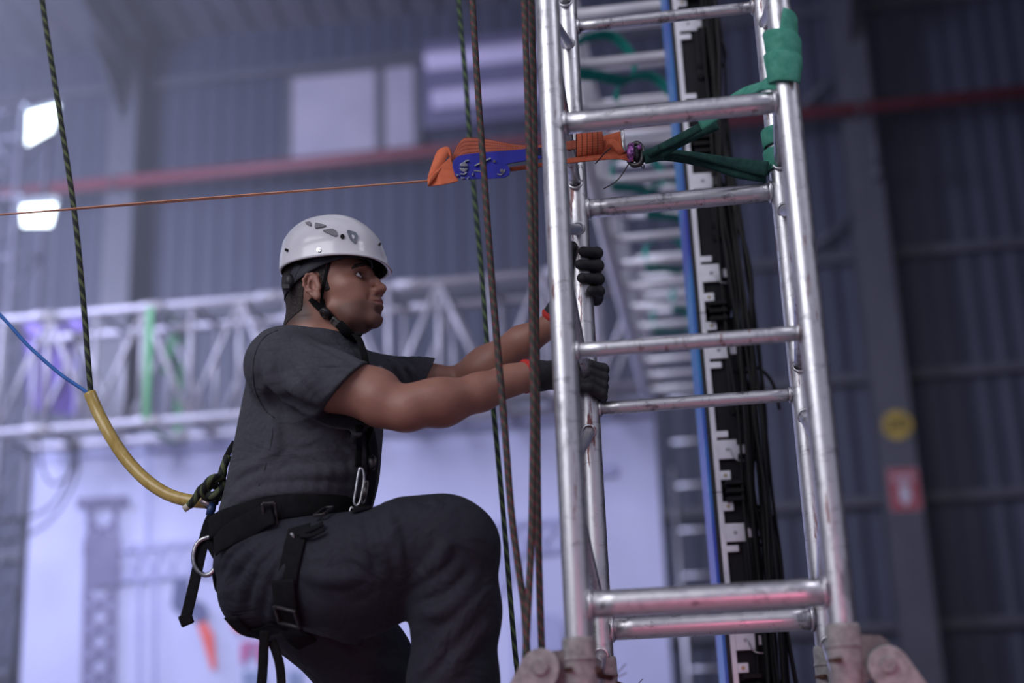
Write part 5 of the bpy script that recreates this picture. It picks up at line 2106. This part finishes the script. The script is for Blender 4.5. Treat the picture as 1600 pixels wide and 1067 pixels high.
mb.box(at(562, 522, 2.97), (0.005, 0.004, 0.0035), bevel=0.0015)
mb.build('strap_tail', strap_m, helmet)

# ------------------------------------------------------------------ harness worn over shirt and trousers
worn = Solid()
worn.ops = list(shirt.ops) + list(base_tr.ops)
harness = tag(MB().ball(W3(430, 822, PY), 0.01).build('harness', BLACK_WEB, person), 'black work harness with metal rings and buckles')


def strap(pts, w, off=0.004, thick=0.004, name='strap', mat=None, sol=None, n=5):
    P, N = on_body(sol or worn, pts, off, n)
    mb = MB()
    mb.ribbon(P, N, w, thick)
    return mb.build(name, mat or BLACK_WEB, harness)


# waist belt all the way round
mb = MB()
bp, bn = [], []
bz = lambda x: None
waist = Solid()
waist.ops = list(base_shirt.ops) + list(trousers.ops[:2])
cw = Vector(W3(448, 824, PY))
for i in range(60):
    t = 2 * math.pi * i / 60
    d = np.array(tf) * math.cos(t) + np.array(tl) * math.sin(t)
    tilt = 0.018 * math.cos(t)
    o = np.array(cw) + np.array([0, 0, 0.004 + tilt])
    h = waist.hit(o + d * 0.42, -d, 0.42)
    if h is None:
        continue
    bp.append(h + Vector(d) * 0.005)
    bn.append(Vector(d))
for _ in range(4):
    k = len(bp)
    bp = [(bp[i - 1] + bp[i] * 2 + bp[(i + 1) % k]) / 4 for i in range(k)]
mb.ribbon(bp, bn, 0.048, 0.006, closed=True)
mb.build('waist_belt', BLACK_WEB, harness)
belt = Solid(); belt.ops = list(worn.ops)
belt.chain([_v(p) for p in bp], [0.012] * len(bp), 0.004)
strap([(346, 856), (360, 842), (385, 826), (412, 812), (430, 806)], 0.050, 0.0145, 0.006, 'back_pad')
for x, y, w, h_ in ((424, 806, .013, .030), (508, 806, .010, .026)):
    hh = px_hit(belt, x, y, 0.010)
    mb = MB()
    up = (Z - hh[1] * hh[1].dot(Z)).normalized()
    sd = up.cross(hh[1]).normalized()
    for e in (-1, 1):
        mb.box(hh[0] + sd * (w * e), (.0028, h_, .003), (sd, up, hh[1]), 0.0012)
        mb.box(hh[0] + up * (h_ * e), (w, .003, .003), (sd, up, hh[1]), 0.0012)
    mb.build('belt_buckle', DARK_STEEL, harness)
# leg loop on the near thigh, with buckle and keeper
strap([(470, 826), (463, 850), (456, 880), (450, 912), (448, 940), (452, 968)], 0.052, 0.006, 0.004, 'leg_strap')
strap([(447, 905), (450, 930), (452, 950), (458, 975)], 0.060, 0.011, 0.006, 'leg_pad')
strap([(470, 838), (490, 832), (508, 824)], 0.014, 0.010, 0.004, 'riser_strap')
strap([(474, 842), (492, 842), (510, 833)], 0.010, 0.012, 0.004, 'riser_strap')
strap([(438, 975), (410, 985), (385, 985), (362, 962)], 0.040, 0.005, 0.004, 'leg_strap')
strap([(452, 968), (462, 990), (480, 1005)], 0.05, 0.005, 0.004, 'leg_strap')
hh = px_hit(belt, 457, 955, 0.018)
mb = MB()
up = (Z - hh[1] * hh[1].dot(Z)).normalized(); sd = up.cross(hh[1]).normalized()
up2 = (up * 0.9 + sd * 0.35).normalized(); sd2 = up2.cross(hh[1]).normalized()
for e in (-1, 1):
    mb.box(hh[0] + sd2 * (.026 * e), (.003, .022, .0035), (sd2, up2, hh[1]), 0.0014)
    mb.box(hh[0] + up2 * (.020 * e), (.026, .0028, .003), (sd2, up2, hh[1]), 0.0012)
mb.build('leg_buckle', DARK_STEEL, harness)
hh = px_hit(belt, 463, 843, 0.012)
mb = MB()
mb.tube([hh[0] + up * 0.008, hh[0] - up * 0.012], [0.003, 0.002], 8)
mb.build('strap_end', STEEL, harness)
# side D ring hanging at the back of the belt
mb = MB()
dring = [at(x, y, 2.985) for x, y in ((345, 831), (332, 838), (318, 842), (308, 850), (303, 864), (303, 878), (308, 890), (318, 898), (328, 897), (335, 889), (341, 878), (347, 872))]
mb.tube(spline(dring, 4), 0.0052, 12)
mb.build('side_ring', mixed('worn_ring_steel', (0.50, 0.50, 0.52, 1), (0.22, 0.22, 0.24, 1), 70, 0.3, 1.0), harness)
mb = MB()
mb.prism([at(x, y, 2.99) for x, y in ((328, 842), (348, 832), (356, 850), (350, 872), (340, 884), (332, 870), (322, 852))], V * 0.010, bevel=0.003)
mb.build('ring_patch', BLACK_WEB, harness)
mb = MB()                                  # long loose strap hanging behind, end folded over
q = [at(x, y, 2.99) for x, y in ((333, 806), (327, 816), (321, 836), (313, 868), (306, 900), (299, 930), (293, 955), (288, 972))]
mb.ribbon(spline(q, 4), [Vector((-.25, -.95, .1))] * 29, 0.026, 0.0035)
mb.box(at(291, 968, 2.983), (0.014, 0.005, 0.012), (Vector((.93, 0, .36)), Vector((0, 1, 0)), Vector((-.36, 0, .93))), 0.003)
mb.build('hanging_strap', BLACK_WEB, harness)
mb = MB()
mb.ribbon(spline([at(x, y, 3.0) for x, y in ((334, 888), (336, 905), (340, 922), (344, 915), (342, 898))], 4), [Vector((0, -1, 0))] * 17, 0.010, 0.003)
mb.build('gear_loop', BLACK_WEB, harness)
for pth, w, Y in (([(414, 985), (412, 1012), (411, 1040), (408, 1075)], .020, 2.93), ([(424, 1000), (432, 1020), (438, 1045), (440, 1075)], .019, 2.94)):
    mb = MB()
    sp = spline([at(x, y, Y) for x, y in pth], 4)
    mb.ribbon(sp, [Vector((0.15, -1, 0))] * len(sp), w, 0.003)
    mb.build('hanging_strap', BLACK_WEB, harness)
# chest strap, descender and karabiners down the front
strap([(572, 662), (577, 690), (580, 720), (577, 750), (572, 780), (566, 800)], 0.040, 0.006, 0.005, 'chest_strap')
strap([(561, 668), (559, 700), (557, 730)], 0.016, 0.006, 0.003, 'chest_strap')
hh = px_hit(belt, 569, 727, 0.020)
mb = MB()
c = hh[0]
mb.ball(c, (0.011, 0.009, 0.017), seg=16)
mb.tube([c + Vector((0.004, -0.009, 0.012)), c + Vector((0.009, -0.009, 0.0)), c + Vector((0.004, -0.009, -0.014))], 0.003, 8)
mb.build('chest_buckle', DARK_STEEL, harness)
mb = MB()                                  # long karabiner
kb = [at(x, y, 2.873) for x, y in ((562, 731), (559, 745), (556, 765), (553, 784), (557, 790), (562, 785), (566, 768), (569, 748), (567, 734))]
mb.tube(spline(kb + [kb[0]], 4)[:-1], 0.0026, 10, closed=True)
mb.build('karabiner', STEEL, harness)
mb = MB()
kb = [at(x, y, 2.868) for x, y in ((571, 752), (568, 766), (565, 780), (568, 787), (571, 780), (574, 764), (575, 753))]
mb.tube(spline(kb + [kb[0]], 4)[:-1], 0.0022, 10, closed=True)
mb.tube([at(572, 757, 2.868), at(568.5, 780, 2.868)], 0.004, 10)
mb.build('karabiner', DARK_STEEL, harness)
mb = MB()
kb = [at(x, y, 2.875) for x, y in ((549, 792), (555, 797), (556, 805), (551, 808), (546, 802))]
mb.tube(spline(kb + [kb[0]], 4)[:-1], 0.0022, 8, closed=True)
mb.build('belt_ring', STEEL, harness)
# dorsal loop
mb = MB()
mb.ribbon(spline([at(x, y, 3.04) for x, y in ((367, 690), (358, 705), (352, 722), (350, 740), (346, 757))], 4), [Vector((-.6, -.8, 0))] * 17, 0.016, 0.004)
mb.build('back_loop', BLACK_WEB, harness)
# ------------------------------------------------------------------ ropes
ROPE_GREEN = make_rope('dark_green_rope', lin(24, 38, 40), lin(78, 100, 62), 2, 80)
ROPE_RED = make_rope('red_green_rope', lin(60, 59, 55), lin(112, 56, 60), 2, 120, lin(82, 80, 68))
ROPE_BLACK = make_rope('black_green_rope', lin(24, 28, 28), lin(84, 94, 62), 2, 90)
top, bot = -160, 1240


def rope(name, pts, Y, r, mat, label, grp=None):
    mb = MB()
    mb.tube(px_path(pts, Y, 14), r, 14)
    return tag(mb.build(name, mat), label, 'rope', grp)


rope('rope', [(710, -160), (717, 0), (728, 130), (738, 270), (752, 420), (763, 560), (772, 650), (786, 800), (803, 1000), (812, 1080), (826, 1240)], 3.42, 0.0064, ROPE_GREEN, 'thin dark green rope hanging furthest left of the four, passing behind both arms')
rope('rope', [(728, -160), (738, 0), (746, 130), (756, 270), (768, 430), (779, 560), (788, 660), (799, 800), (812, 900), (820, 960), (826, 1080), (832, 1240)], 2.70, 0.0068, ROPE_RED, 'red and green flecked rope hanging in front of the bare forearm')
rope('rope', [(812, -160), (819, 0), (824, 140), (828, 300), (831, 450), (833.5, 640), (832, 760), (830, 850), (825, 950), (821, 1040), (817, 1240)], 2.655, 0.0068, ROPE_RED, 'red flecked rope beside the rail that swings in under the gloves to meet its neighbour')
rope('rope', [(823, -160), (830, 0), (834, 140), (836, 300), (837, 450), (839, 640), (840, 760), (842, 880), (846, 1000), (850, 1080), (858, 1240)], 2.685, 0.0068, ROPE_RED, 'red flecked rope hanging straight down nearest the front left rail')
lead = rope('lifeline', [(50, -160), (66, 0), (92, 170), (116, 330), (131, 480), (142, 612), (150, 640)], 3.10, 0.0066, ROPE_BLACK, 'black and green lifeline rising at the far left from the yellow sleeve')
BLUE = mixed('blue_cord', lin(62, 118, 196), lin(50, 100, 178), 90, 0.7)
mb = MB()
mb.tube(px_path([(-420, 150), (-60, 440), (0, 492), (45, 541), (95, 585), (134, 612), (146, 632)], 3.10, 10), 0.0042, 10)
tag(mb.build('blue_cord', BLUE), 'thin blue cord slanting in from the left into the yellow sleeve', 'cord')
# yellow protective sleeve round the lanyard
m_, nt, b_ = principled('amber_sleeve', lin(206, 176, 96), 0.22)
b_.inputs['Transmission Weight'].default_value = 0.15
nt.links.new(ramp(nt, noise(nt, 70, 4, stretch=(1, 1, 0.4)), [(0.3, lin(214, 188, 116)), (0.7, lin(188, 156, 80))]), b_.inputs['Base Color'])
bump(nt, b_, noise(nt, 60, 3), 0.25, 0.003)
SLEEVE = m_
mb = MB()
sp = px_path([(140, 614, 3.10), (152, 642, 3.10), (172, 680, 3.09), (196, 716, 3.09), (226, 748, 3.08), (258, 770, 3.07), (290, 781, 3.06), (325, 785, 3.05)], None, 8)
mb.tube(sp, [0.0142] * len(sp), 16)
sleeve = tag(mb.build('lanyard_sleeve', SLEEVE), 'yellow plastic sleeve on the lanyard curving down to the back of the harness', 'hose')
# knot of dark rope at the back of the harness
knot = thing('lanyard_knot', 'fat knot of black and green rope tied at the small of the back', 'knot', at(330, 765, 3.03))
mb = MB()
kn = [(296, 790, 3.03), (306, 778, 3.02), (314, 764, 3.01), (326, 758, 3.0), (338, 760, 3.01), (346, 770, 3.03), (338, 780, 3.05), (324, 780, 3.03), (318, 768, 3.00), (326, 752, 2.985), (338, 746, 2.995), (348, 752, 3.02), (344, 766, 3.0), (332, 774, 2.99), (322, 770, 3.03), (330, 756, 3.05), (344, 744, 3.03), (350, 728, 3.03), (356, 712, 3.03)]
mb.tube(px_path(kn, None, 6), 0.0085, 12)
mb.build('rope_coils', ROPE_BLACK, knot)
mb = MB()
mb.tube([at(297, 789, 3.03), at(287, 796, 3.03)], [0.0078, 0.0074], 12)
mb.build('whipped_end', mixed('white_whipping', lin(206, 200, 184), lin(180, 174, 160), 90, 0.6), knot)
mb = MB()
mb.tube([at(314, 782, 3.02), at(326, 788, 3.02), at(340, 785, 3.03)], 0.006, 10)
mb.build('steel_eye', mixed('pinkish_steel', lin(176, 160, 164), lin(150, 136, 142), 60, 0.35, 0.8), knot)
mb = MB()
mb.tube([at(333, 786, 3.02), at(330, 796, 3.02), at(327, 806, 3.02)], [0.008, 0.010, 0.008], 10)
mb.build('blue_thimble', mixed('dark_blue_plastic', lin(36, 62, 110), lin(30, 52, 96), 40, 0.4), knot)

# ------------------------------------------------------------------ ratchet strap
ORANGE = webbing('orange_webbing', lin(222, 122, 88), lin(210, 108, 76))
ORANGE_S = webbing('striped_orange_webbing', lin(196, 102, 74), lin(182, 90, 64), lin(84, 44, 38), 5)
BLUEP = mixed('blue_pressed_steel', lin(48, 50, 168), lin(42, 44, 150), 30, 0.32, 0.2)
RY = 2.80
rat = thing('ratchet_strap', 'orange ratchet strap with blue handle stretched across to the front left rail', 'strap', at(750, 255, RY))


def rp_(x, y, d=0.0):
    return at(x, y, RY + d)


mb = MB()                                  # taut strap running off to the left, on edge to the eye
n0 = 24
q0, q1 = at(-420, 369, RY + 0.25), rp_(690, 281)
mb.ribbon([q0.lerp(q1, i / n0) for i in range(n0 + 1)], [(UP + FW * 0.07 * math.sin(i * 0.5)).normalized() for i in range(n0 + 1)], 0.026, 0.0026)
mb.build('taut_webbing', webbing('pale_orange_webbing', lin(232, 168, 136), lin(222, 152, 118)), rat)
mb = MB()                                  # turned loop of webbing left of the handle
lp = [(672, 287, .0), (672, 274, -.012), (683, 250, -.02), (693, 238, -.006), (702, 240, .006), (700, 256, .004), (694, 272, -.01)]
A_ = [rp_(*p) for p in ((668, 280, .012), (671, 268, .004), (681, 240, 0), (690, 231, -.004), (701, 230, -.004), (706, 240, .0), (707, 262, .004), (711, 281, .006))]
B_ = [rp_(*p) for p in ((669, 291, -.016), (676, 282, -.02), (690, 262, -.018), (698, 247, -.014), (703, 244, -.010), (704, 256, -.012), (703, 272, -.016), (714, 283, -.014))]
sa, sb = spline(A_, 6), spline(B_, 6)
th = Vector((0, 0.0024, 0.0008))
nA = len(sa)
mb.poly(sa + sb + [p + th for p in sa] + [p + th for p in sb],
        [(i, i + 1, nA + i + 1, nA + i) for i in range(nA - 1)] + [(2 * nA + i + 1, 2 * nA + i, 3 * nA + i, 3 * nA + i + 1) for i in range(nA - 1)] +
        [(i + 1, i, 2 * nA + i, 2 * nA + i + 1) for i in range(nA - 1)] + [(nA + i, nA + i + 1, 3 * nA + i + 1, 3 * nA + i) for i in range(nA - 1)], 0, True)
lower = [rp_(*p) for p in ((668, 279, -.005), (669, 291, -.010), (690, 289, -.018), (716, 283, -.016), (712, 268, -.016), (703, 246, -.014), (697, 252, -.018), (684, 264, -.016), (674, 272, -.01))]
mb.prism(lower, V * 0.003)
mb.build('webbing_loop', ORANGE, rat)
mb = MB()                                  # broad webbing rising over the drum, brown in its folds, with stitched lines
upA = [rp_(*p) for p in ((706, 246, .018), (714, 228, .016), (724, 216, .014), (740, 215, .014), (760, 217, .014), (785, 222, .014), (810, 226, .014), (845, 226, .014), (900, 219, .02))]
upB = [rp_(*p) for p in ((712, 262, .010), (716, 252, .008), (724, 246, .006), (742, 243, .006), (762, 241, .006), (786, 238, .006), (812, 236, .008), (846, 236, .010), (900, 233, .014))]
sa, sb = spline(upA, 6), spline(upB, 6)
nA = len(sa)
vs = {}
uvl = mb.uv
ring = []
for i in range(nA):
    ring.append([mb.bm.verts.new(sa[i].lerp(sb[i], t)) for t in np.linspace(0, 1, 7)] + [mb.bm.verts.new(sa[i].lerp(sb[i], t) + Vector((0, .0025, 0))) for t in np.linspace(1, 0, 7)])
for i in range(nA - 1):
    for k in range(14):
        k2 = (k + 1) % 14
        f = mb.bm.faces.new((ring[i][k], ring[i][k2], ring[i + 1][k2], ring[i + 1][k]))
        f.smooth = True
        uu = lambda a: (a / 6 if a < 7 else (13 - a) / 6)
        for lpp, a, b in zip(f.loops, (k, k2, k2, k), (i, i, i + 1, i + 1)):
            lpp[uvl].uv = (uu(a), b * 0.005)
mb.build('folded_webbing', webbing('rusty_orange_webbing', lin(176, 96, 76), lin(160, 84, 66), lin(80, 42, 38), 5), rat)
mb = MB()                                  # blue ratchet cheeks: near and far plate
hand = [(707, 260), (709, 250), (716, 244), (728, 241.5), (760, 238), (800, 235), (843, 231), (846, 231), (846, 247), (843, 248), (800, 254.5), (789, 257), (778, 264), (766, 272), (757, 278), (740, 280), (722, 281), (711, 275)]
mb.prism([rp_(x, y, -.022) for x, y in hand], V * 0.003, bevel=0.0008)
mb.build('handle', BLUEP, rat)
mb = MB()
mb.prism([rp_(x, y, .012) for x, y in hand], V * 0.003, bevel=0.0008)
mb.build('handle', BLUEP, rat)
mb = MB()
base_ = [(742, 270), (757, 268), (775, 259), (784, 256), (793, 258), (797, 265), (796, 273), (789, 277.5), (770, 279), (745, 279.5)]
mb.prism([rp_(x, y, -.026) for x, y in base_], V * 0.003, bevel=0.0008)
mb.build('frame_cheek', BLUEP, rat)
mb = MB()
mb.prism([rp_(x, y, .016) for x, y in base_], V * 0.003, bevel=0.0008)
mb.build('frame_cheek', BLUEP, rat)
mb = MB()
mb.tube([rp_(845, 239, -.026), rp_(845, 239, .016)], 0.0115, 14)
mb.build('handle_grip', mixed('dark_grip', lin(40, 40, 66), lin(34, 34, 56), 30, 0.6), rat)
mb = MB()                                  # split drum spindle, pawls and rivets
c = rp_(725, 262, -.026)
for s in (-1, 1):
    mb.prism([c + (RT * math.cos(t) + UP * math.sin(t)) * 0.0088 + UP * s * 0.0014 for t in (np.linspace(0.05, math.pi - 0.05, 10) if s > 0 else np.linspace(math.pi + 0.05, 2 * math.pi - 0.05, 10))], V * 0.008, bevel=0.0006)
mb.prism([rp_(x, y, -.026) for x, y in ((724, 254), (728, 250.5), (733, 250), (733, 252), (728, 253), (726, 255.5))], V * 0.004)
mb.prism([rp_(x, y, -.026) for x, y in ((719, 271), (725, 271.5), (728, 269), (730, 270), (726, 273.5), (719, 273))], V * 0.004)
mb.tube([rp_(772.5, 252, -.022), rp_(772.5, 252, -.028)], [0.0034, 0.0028], 12)
mb.tube([rp_(784, 267, -.026), rp_(784, 267, -.034)], [0.0046, 0.0038], 12)
mb.prism([rp_(x, y, -.029) for x, y in ((777, 271), (782, 272.5), (787, 268), (789, 264), (790, 265), (788, 270), (783, 274), (777, 273))], V * 0.002)
mb.build('spindle', STEEL, rat)
mb = MB()
for pl in ([(741.5, 258.5), (757, 250.5), (766, 247), (767.5, 248.5), (758, 253), (743, 260)], [(741, 266), (750, 267), (752, 269), (741, 268)], [(712, 272), (718, 274), (714, 275.5)], [(720, 277), (727, 278), (721, 280)], [(729, 279), (734, 276), (731, 280)], [(737, 274), (740, 269), (739.5, 275)]):
    mb.prism([rp_(x, y, -.027) for x, y in pl], V * 0.004)
mb.build('pawl', STEEL, rat)
mb = MB()                                  # lower webbing from the frame to the right, striped along
q = [rp_(*p) for p in ((797, 264.5, 0), (830, 260, .004), (870, 254, .012), (900, 250, .022), (930, 246, .022), (965, 243, .022), (990, 246, .022))]
sp = spline(q, 5)
mb.ribbon(sp, [(-FW * 0.75 + UP * 0.65).normalized()] * len(sp), [0.012] * 10 + [0.012 + 0.0008 * min(18, i) for i in range(len(sp) - 10)], 0.003)
mb.build('lower_webbing', ORANGE_S, rat)
mb = MB()                                  # spare webbing rolled up on the strap behind the rung
for k in range(4):
    rr = 0.0065 + k * 0.0028
    c = [rp_(901, 226.5, .018), rp_(941, 223, .018)]
c0_, c1_ = rp_(900, 227, .020), rp_(941, 223.5, .020)
ax_ = (c1_ - c0_).normalized()
s1 = UP
s2 = ax_.cross(s1).normalized()
lpz = []
for k in range(40):
    t = 2 * math.pi * k / 40
    lpz.append((math.cos(t) * 0.0255, math.sin(t) * 0.014))
rings_ = []
for side_ in (0, 1):
    cc_ = c0_ if side_ == 0 else c1_
    rings_.append([cc_ + s1 * a + s2 * b for a, b in lpz])
v0 = [mb.bm.verts.new(p) for p in rings_[0]]
v1 = [mb.bm.verts.new(p) for p in rings_[1]]
for k in range(40):
    k2 = (k + 1) % 40
    f = mb.bm.faces.new((v0[k], v0[k2], v1[k2], v1[k]))
    f.smooth = True
    for lpp, uv_ in zip(f.loops, ((0, k * .003), (0, k * .003 + .003), (1, k * .003 + .003), (1, k * .003))):
        lpp[mb.uv].uv = uv_
mb.bm.faces.new(v0[::-1]); mb.bm.faces.new(v1)
for rr in (0.018, 0.011):                  # turns showing at the open end
    mb.tube([c1_ + ax_ * 0.0008 + s1 * (a * rr / 0.0255) + s2 * (b * rr / 0.0255) for a, b in lpz], 0.0012, 6, closed=True)
mb.build('rolled_webbing', ORANGE_S, rat)
mb = MB()
mb.prism([rp_(x, y, .034) for x, y in ((938, 214), (974, 204), (975, 238), (940, 242))], V * 0.003)
mb.ribbon([rp_(940, 232, .02), rp_(948, 222, .016), (rp_(958, 222, .014)), rp_(966, 232, .018), rp_(972, 240, .02)], [-V, -V, -V, -V, -V], 0.014, 0.0025)
mb.build('webbing_tail', ORANGE, rat)
mb = MB()
mb.tube(spline([rp_(971.5, 203, .024), rp_(973, 215, .020), rp_(974.5, 230, .020), rp_(977, 238, .024)], 4), 0.0042, 10)
mb.build('end_bar', STEEL, rat)
mb = MB()                                  # thin cord knotted round it
mb.tube(px_path([(955, 231, RY), (946, 238, RY - .01), (938, 247, RY - .005), (930, 256, RY)], None, 5), 0.0016, 6)
mb.tube(px_path([(984, 253, RY + .01), (975, 268, RY), (962, 284, RY), (943, 295, RY)], None, 6), 0.0014, 6)
mb.build('tie_cord', mixed('maroon_cord', lin(58, 40, 44), lin(46, 34, 38), 60, 0.8), rat)

# bow shackle joining strap and slings
shk = thing('bow_shackle', 'dark bow shackle with a violet painted pin joining orange strap to green slings', 'shackle', rp_(996, 242, .03))
mb = MB()
mb.tube(spline([rp_(986, 228, .035), rp_(996, 224, .03), rp_(1003, 232, .025), rp_(1004, 246, .02), rp_(1000, 256, .02), rp_(990, 258, .025), rp_(984, 252, .03)], 5), 0.0058, 12)
mb.ball(rp_(995, 242, .034), (0.013, 0.009, 0.018), seg=14)
for x, y in ((986, 229), (985, 251)):
    mb.ball(rp_(x, y, .03), 0.0085, seg=14)
mb.tube([rp_(1003, 256, .02), rp_(1006, 258, .02), rp_(1006, 263, .02), rp_(1003, 263, .02), rp_(1002, 258, .02)], 0.0012, 6)
mb.build('bow', DARK_STEEL, shk)
mb = MB()
mb.tube([rp_(986, 226, .022), rp_(985.5, 240, .016), rp_(985, 253, .022)], [0.0062, 0.0088, 0.0062], 14)
mb.ball(rp_(999, 229, .014), (0.005, 0.004, 0.007), seg=12)
mb.build('pin', mixed('violet_pin', lin(190, 110, 196), lin(60, 44, 70), 120, 0.35, 0.3, 0.45, 0.6), shk)

# green round slings from the shackle to the right-hand rails
DGREEN = webbing('dark_green_webbing', lin(28, 58, 56), lin(44, 78, 72))


def sling_leg(mb, pts, w, nrm=None):
    sp = px_path(pts, None, 6)
    ws = np.interp(np.linspace(0, 1, len(sp)), np.linspace(0, 1, len(w)), w)
    mb.ribbon(sp, [nrm or (-FW + UP * 0.3).normalized()] * len(sp), list(ws), 0.008)


def wrap(mb, c, z0, z1, turns, w, r, a0=0.0):
    n = int(turns * 24)
    sp, nn = [], []
    for i in range(n + 1):
        t = a0 + 2 * math.pi * turns * i / n
        d = Vector((math.cos(t), math.sin(t), 0))
        sp.append(c + d * (r + 0.0026 * (i / 24)) + Z * (z0 + (z1 - z0) * i / n))
        nn.append((d - Z * 0.06).normalized())
    mb.ribbon(sp, nn, w, 0.0045)


fz = lambda px, py: (at(px, py, FR.y + 0.0).z)
s_up = thing('round_sling', 'green sling from the shackle up behind the thick rung, wound round the front right rail', 'sling', FR + Z * fz(1220, 80))
mb = MB()
wrap(mb, FR, fz(1222, 46), fz(1231, 120), 2.15, 0.062, TR + 0.006, R(-100))
mb.build('wound_webbing', GREEN_WEB, s_up)
mb = MB()
sling_leg(mb, [(1238, 112, 2.50), (1215, 122, 2.50), (1190, 134, 2.56), (1165, 148, 2.63), (1130, 170, 2.69), (1095, 196, 2.74)], [.055, .050, .045, .038, .032, .024])
mb.build('sling_leg', GREEN_WEB, s_up)
mb = MB()
sling_leg(mb, [(1105, 192, 2.74), (1080, 206, 2.76), (1050, 222, 2.78), (1020, 236, 2.80), (1004, 242, 2.82)], [.016, .018, .018, .014, .011])
sling_leg(mb, [(1122, 196, 2.76), (1090, 210, 2.78), (1060, 226, 2.79), (1036, 240, 2.80), (1006, 246, 2.82)], [.018, .018, .015, .012, .009])
mb.tube([at(1012, 240, 2.80), at(1030, 233, 2.79)], [0.009, 0.0075], 10)
mb.build('sling_leg', DGREEN, s_up)
bz_ = lambda py: at(1205, py, BR.y).z
s_dn = thing('round_sling', 'green sling from the shackle down to the back right rail, wound twice round it', 'sling', BR + Z * bz_(240))
mb = MB()
wrap(mb, BR, bz_(222), bz_(216), 1.1, 0.042, TR + 0.005, R(-60))
wrap(mb, BR, bz_(255), bz_(252), 1.1, 0.050, TR + 0.005, R(-40))
mb.build('wound_webbing', GREEN_WEB, s_dn)
mb = MB()
sling_leg(mb, [(1200, 264, 2.93), (1160, 258, 2.93), (1120, 250, 2.90), (1080, 242, 2.86), (1040, 238, 2.83), (1006, 246, 2.82)], [.036, .032, .022, .014, .011, .009])
sling_leg(mb, [(1196, 276, 2.95), (1150, 270, 2.93), (1110, 258, 2.90), (1070, 250, 2.87), (1036, 247, 2.84), (1004, 250, 2.82)], [.030, .024, .019, .014, .011, .009])
mb.tube([at(1008, 249, 2.815), at(1036, 244, 2.82)], [0.010, 0.0085], 10)
mb.build('sling_leg', DGREEN, s_dn)
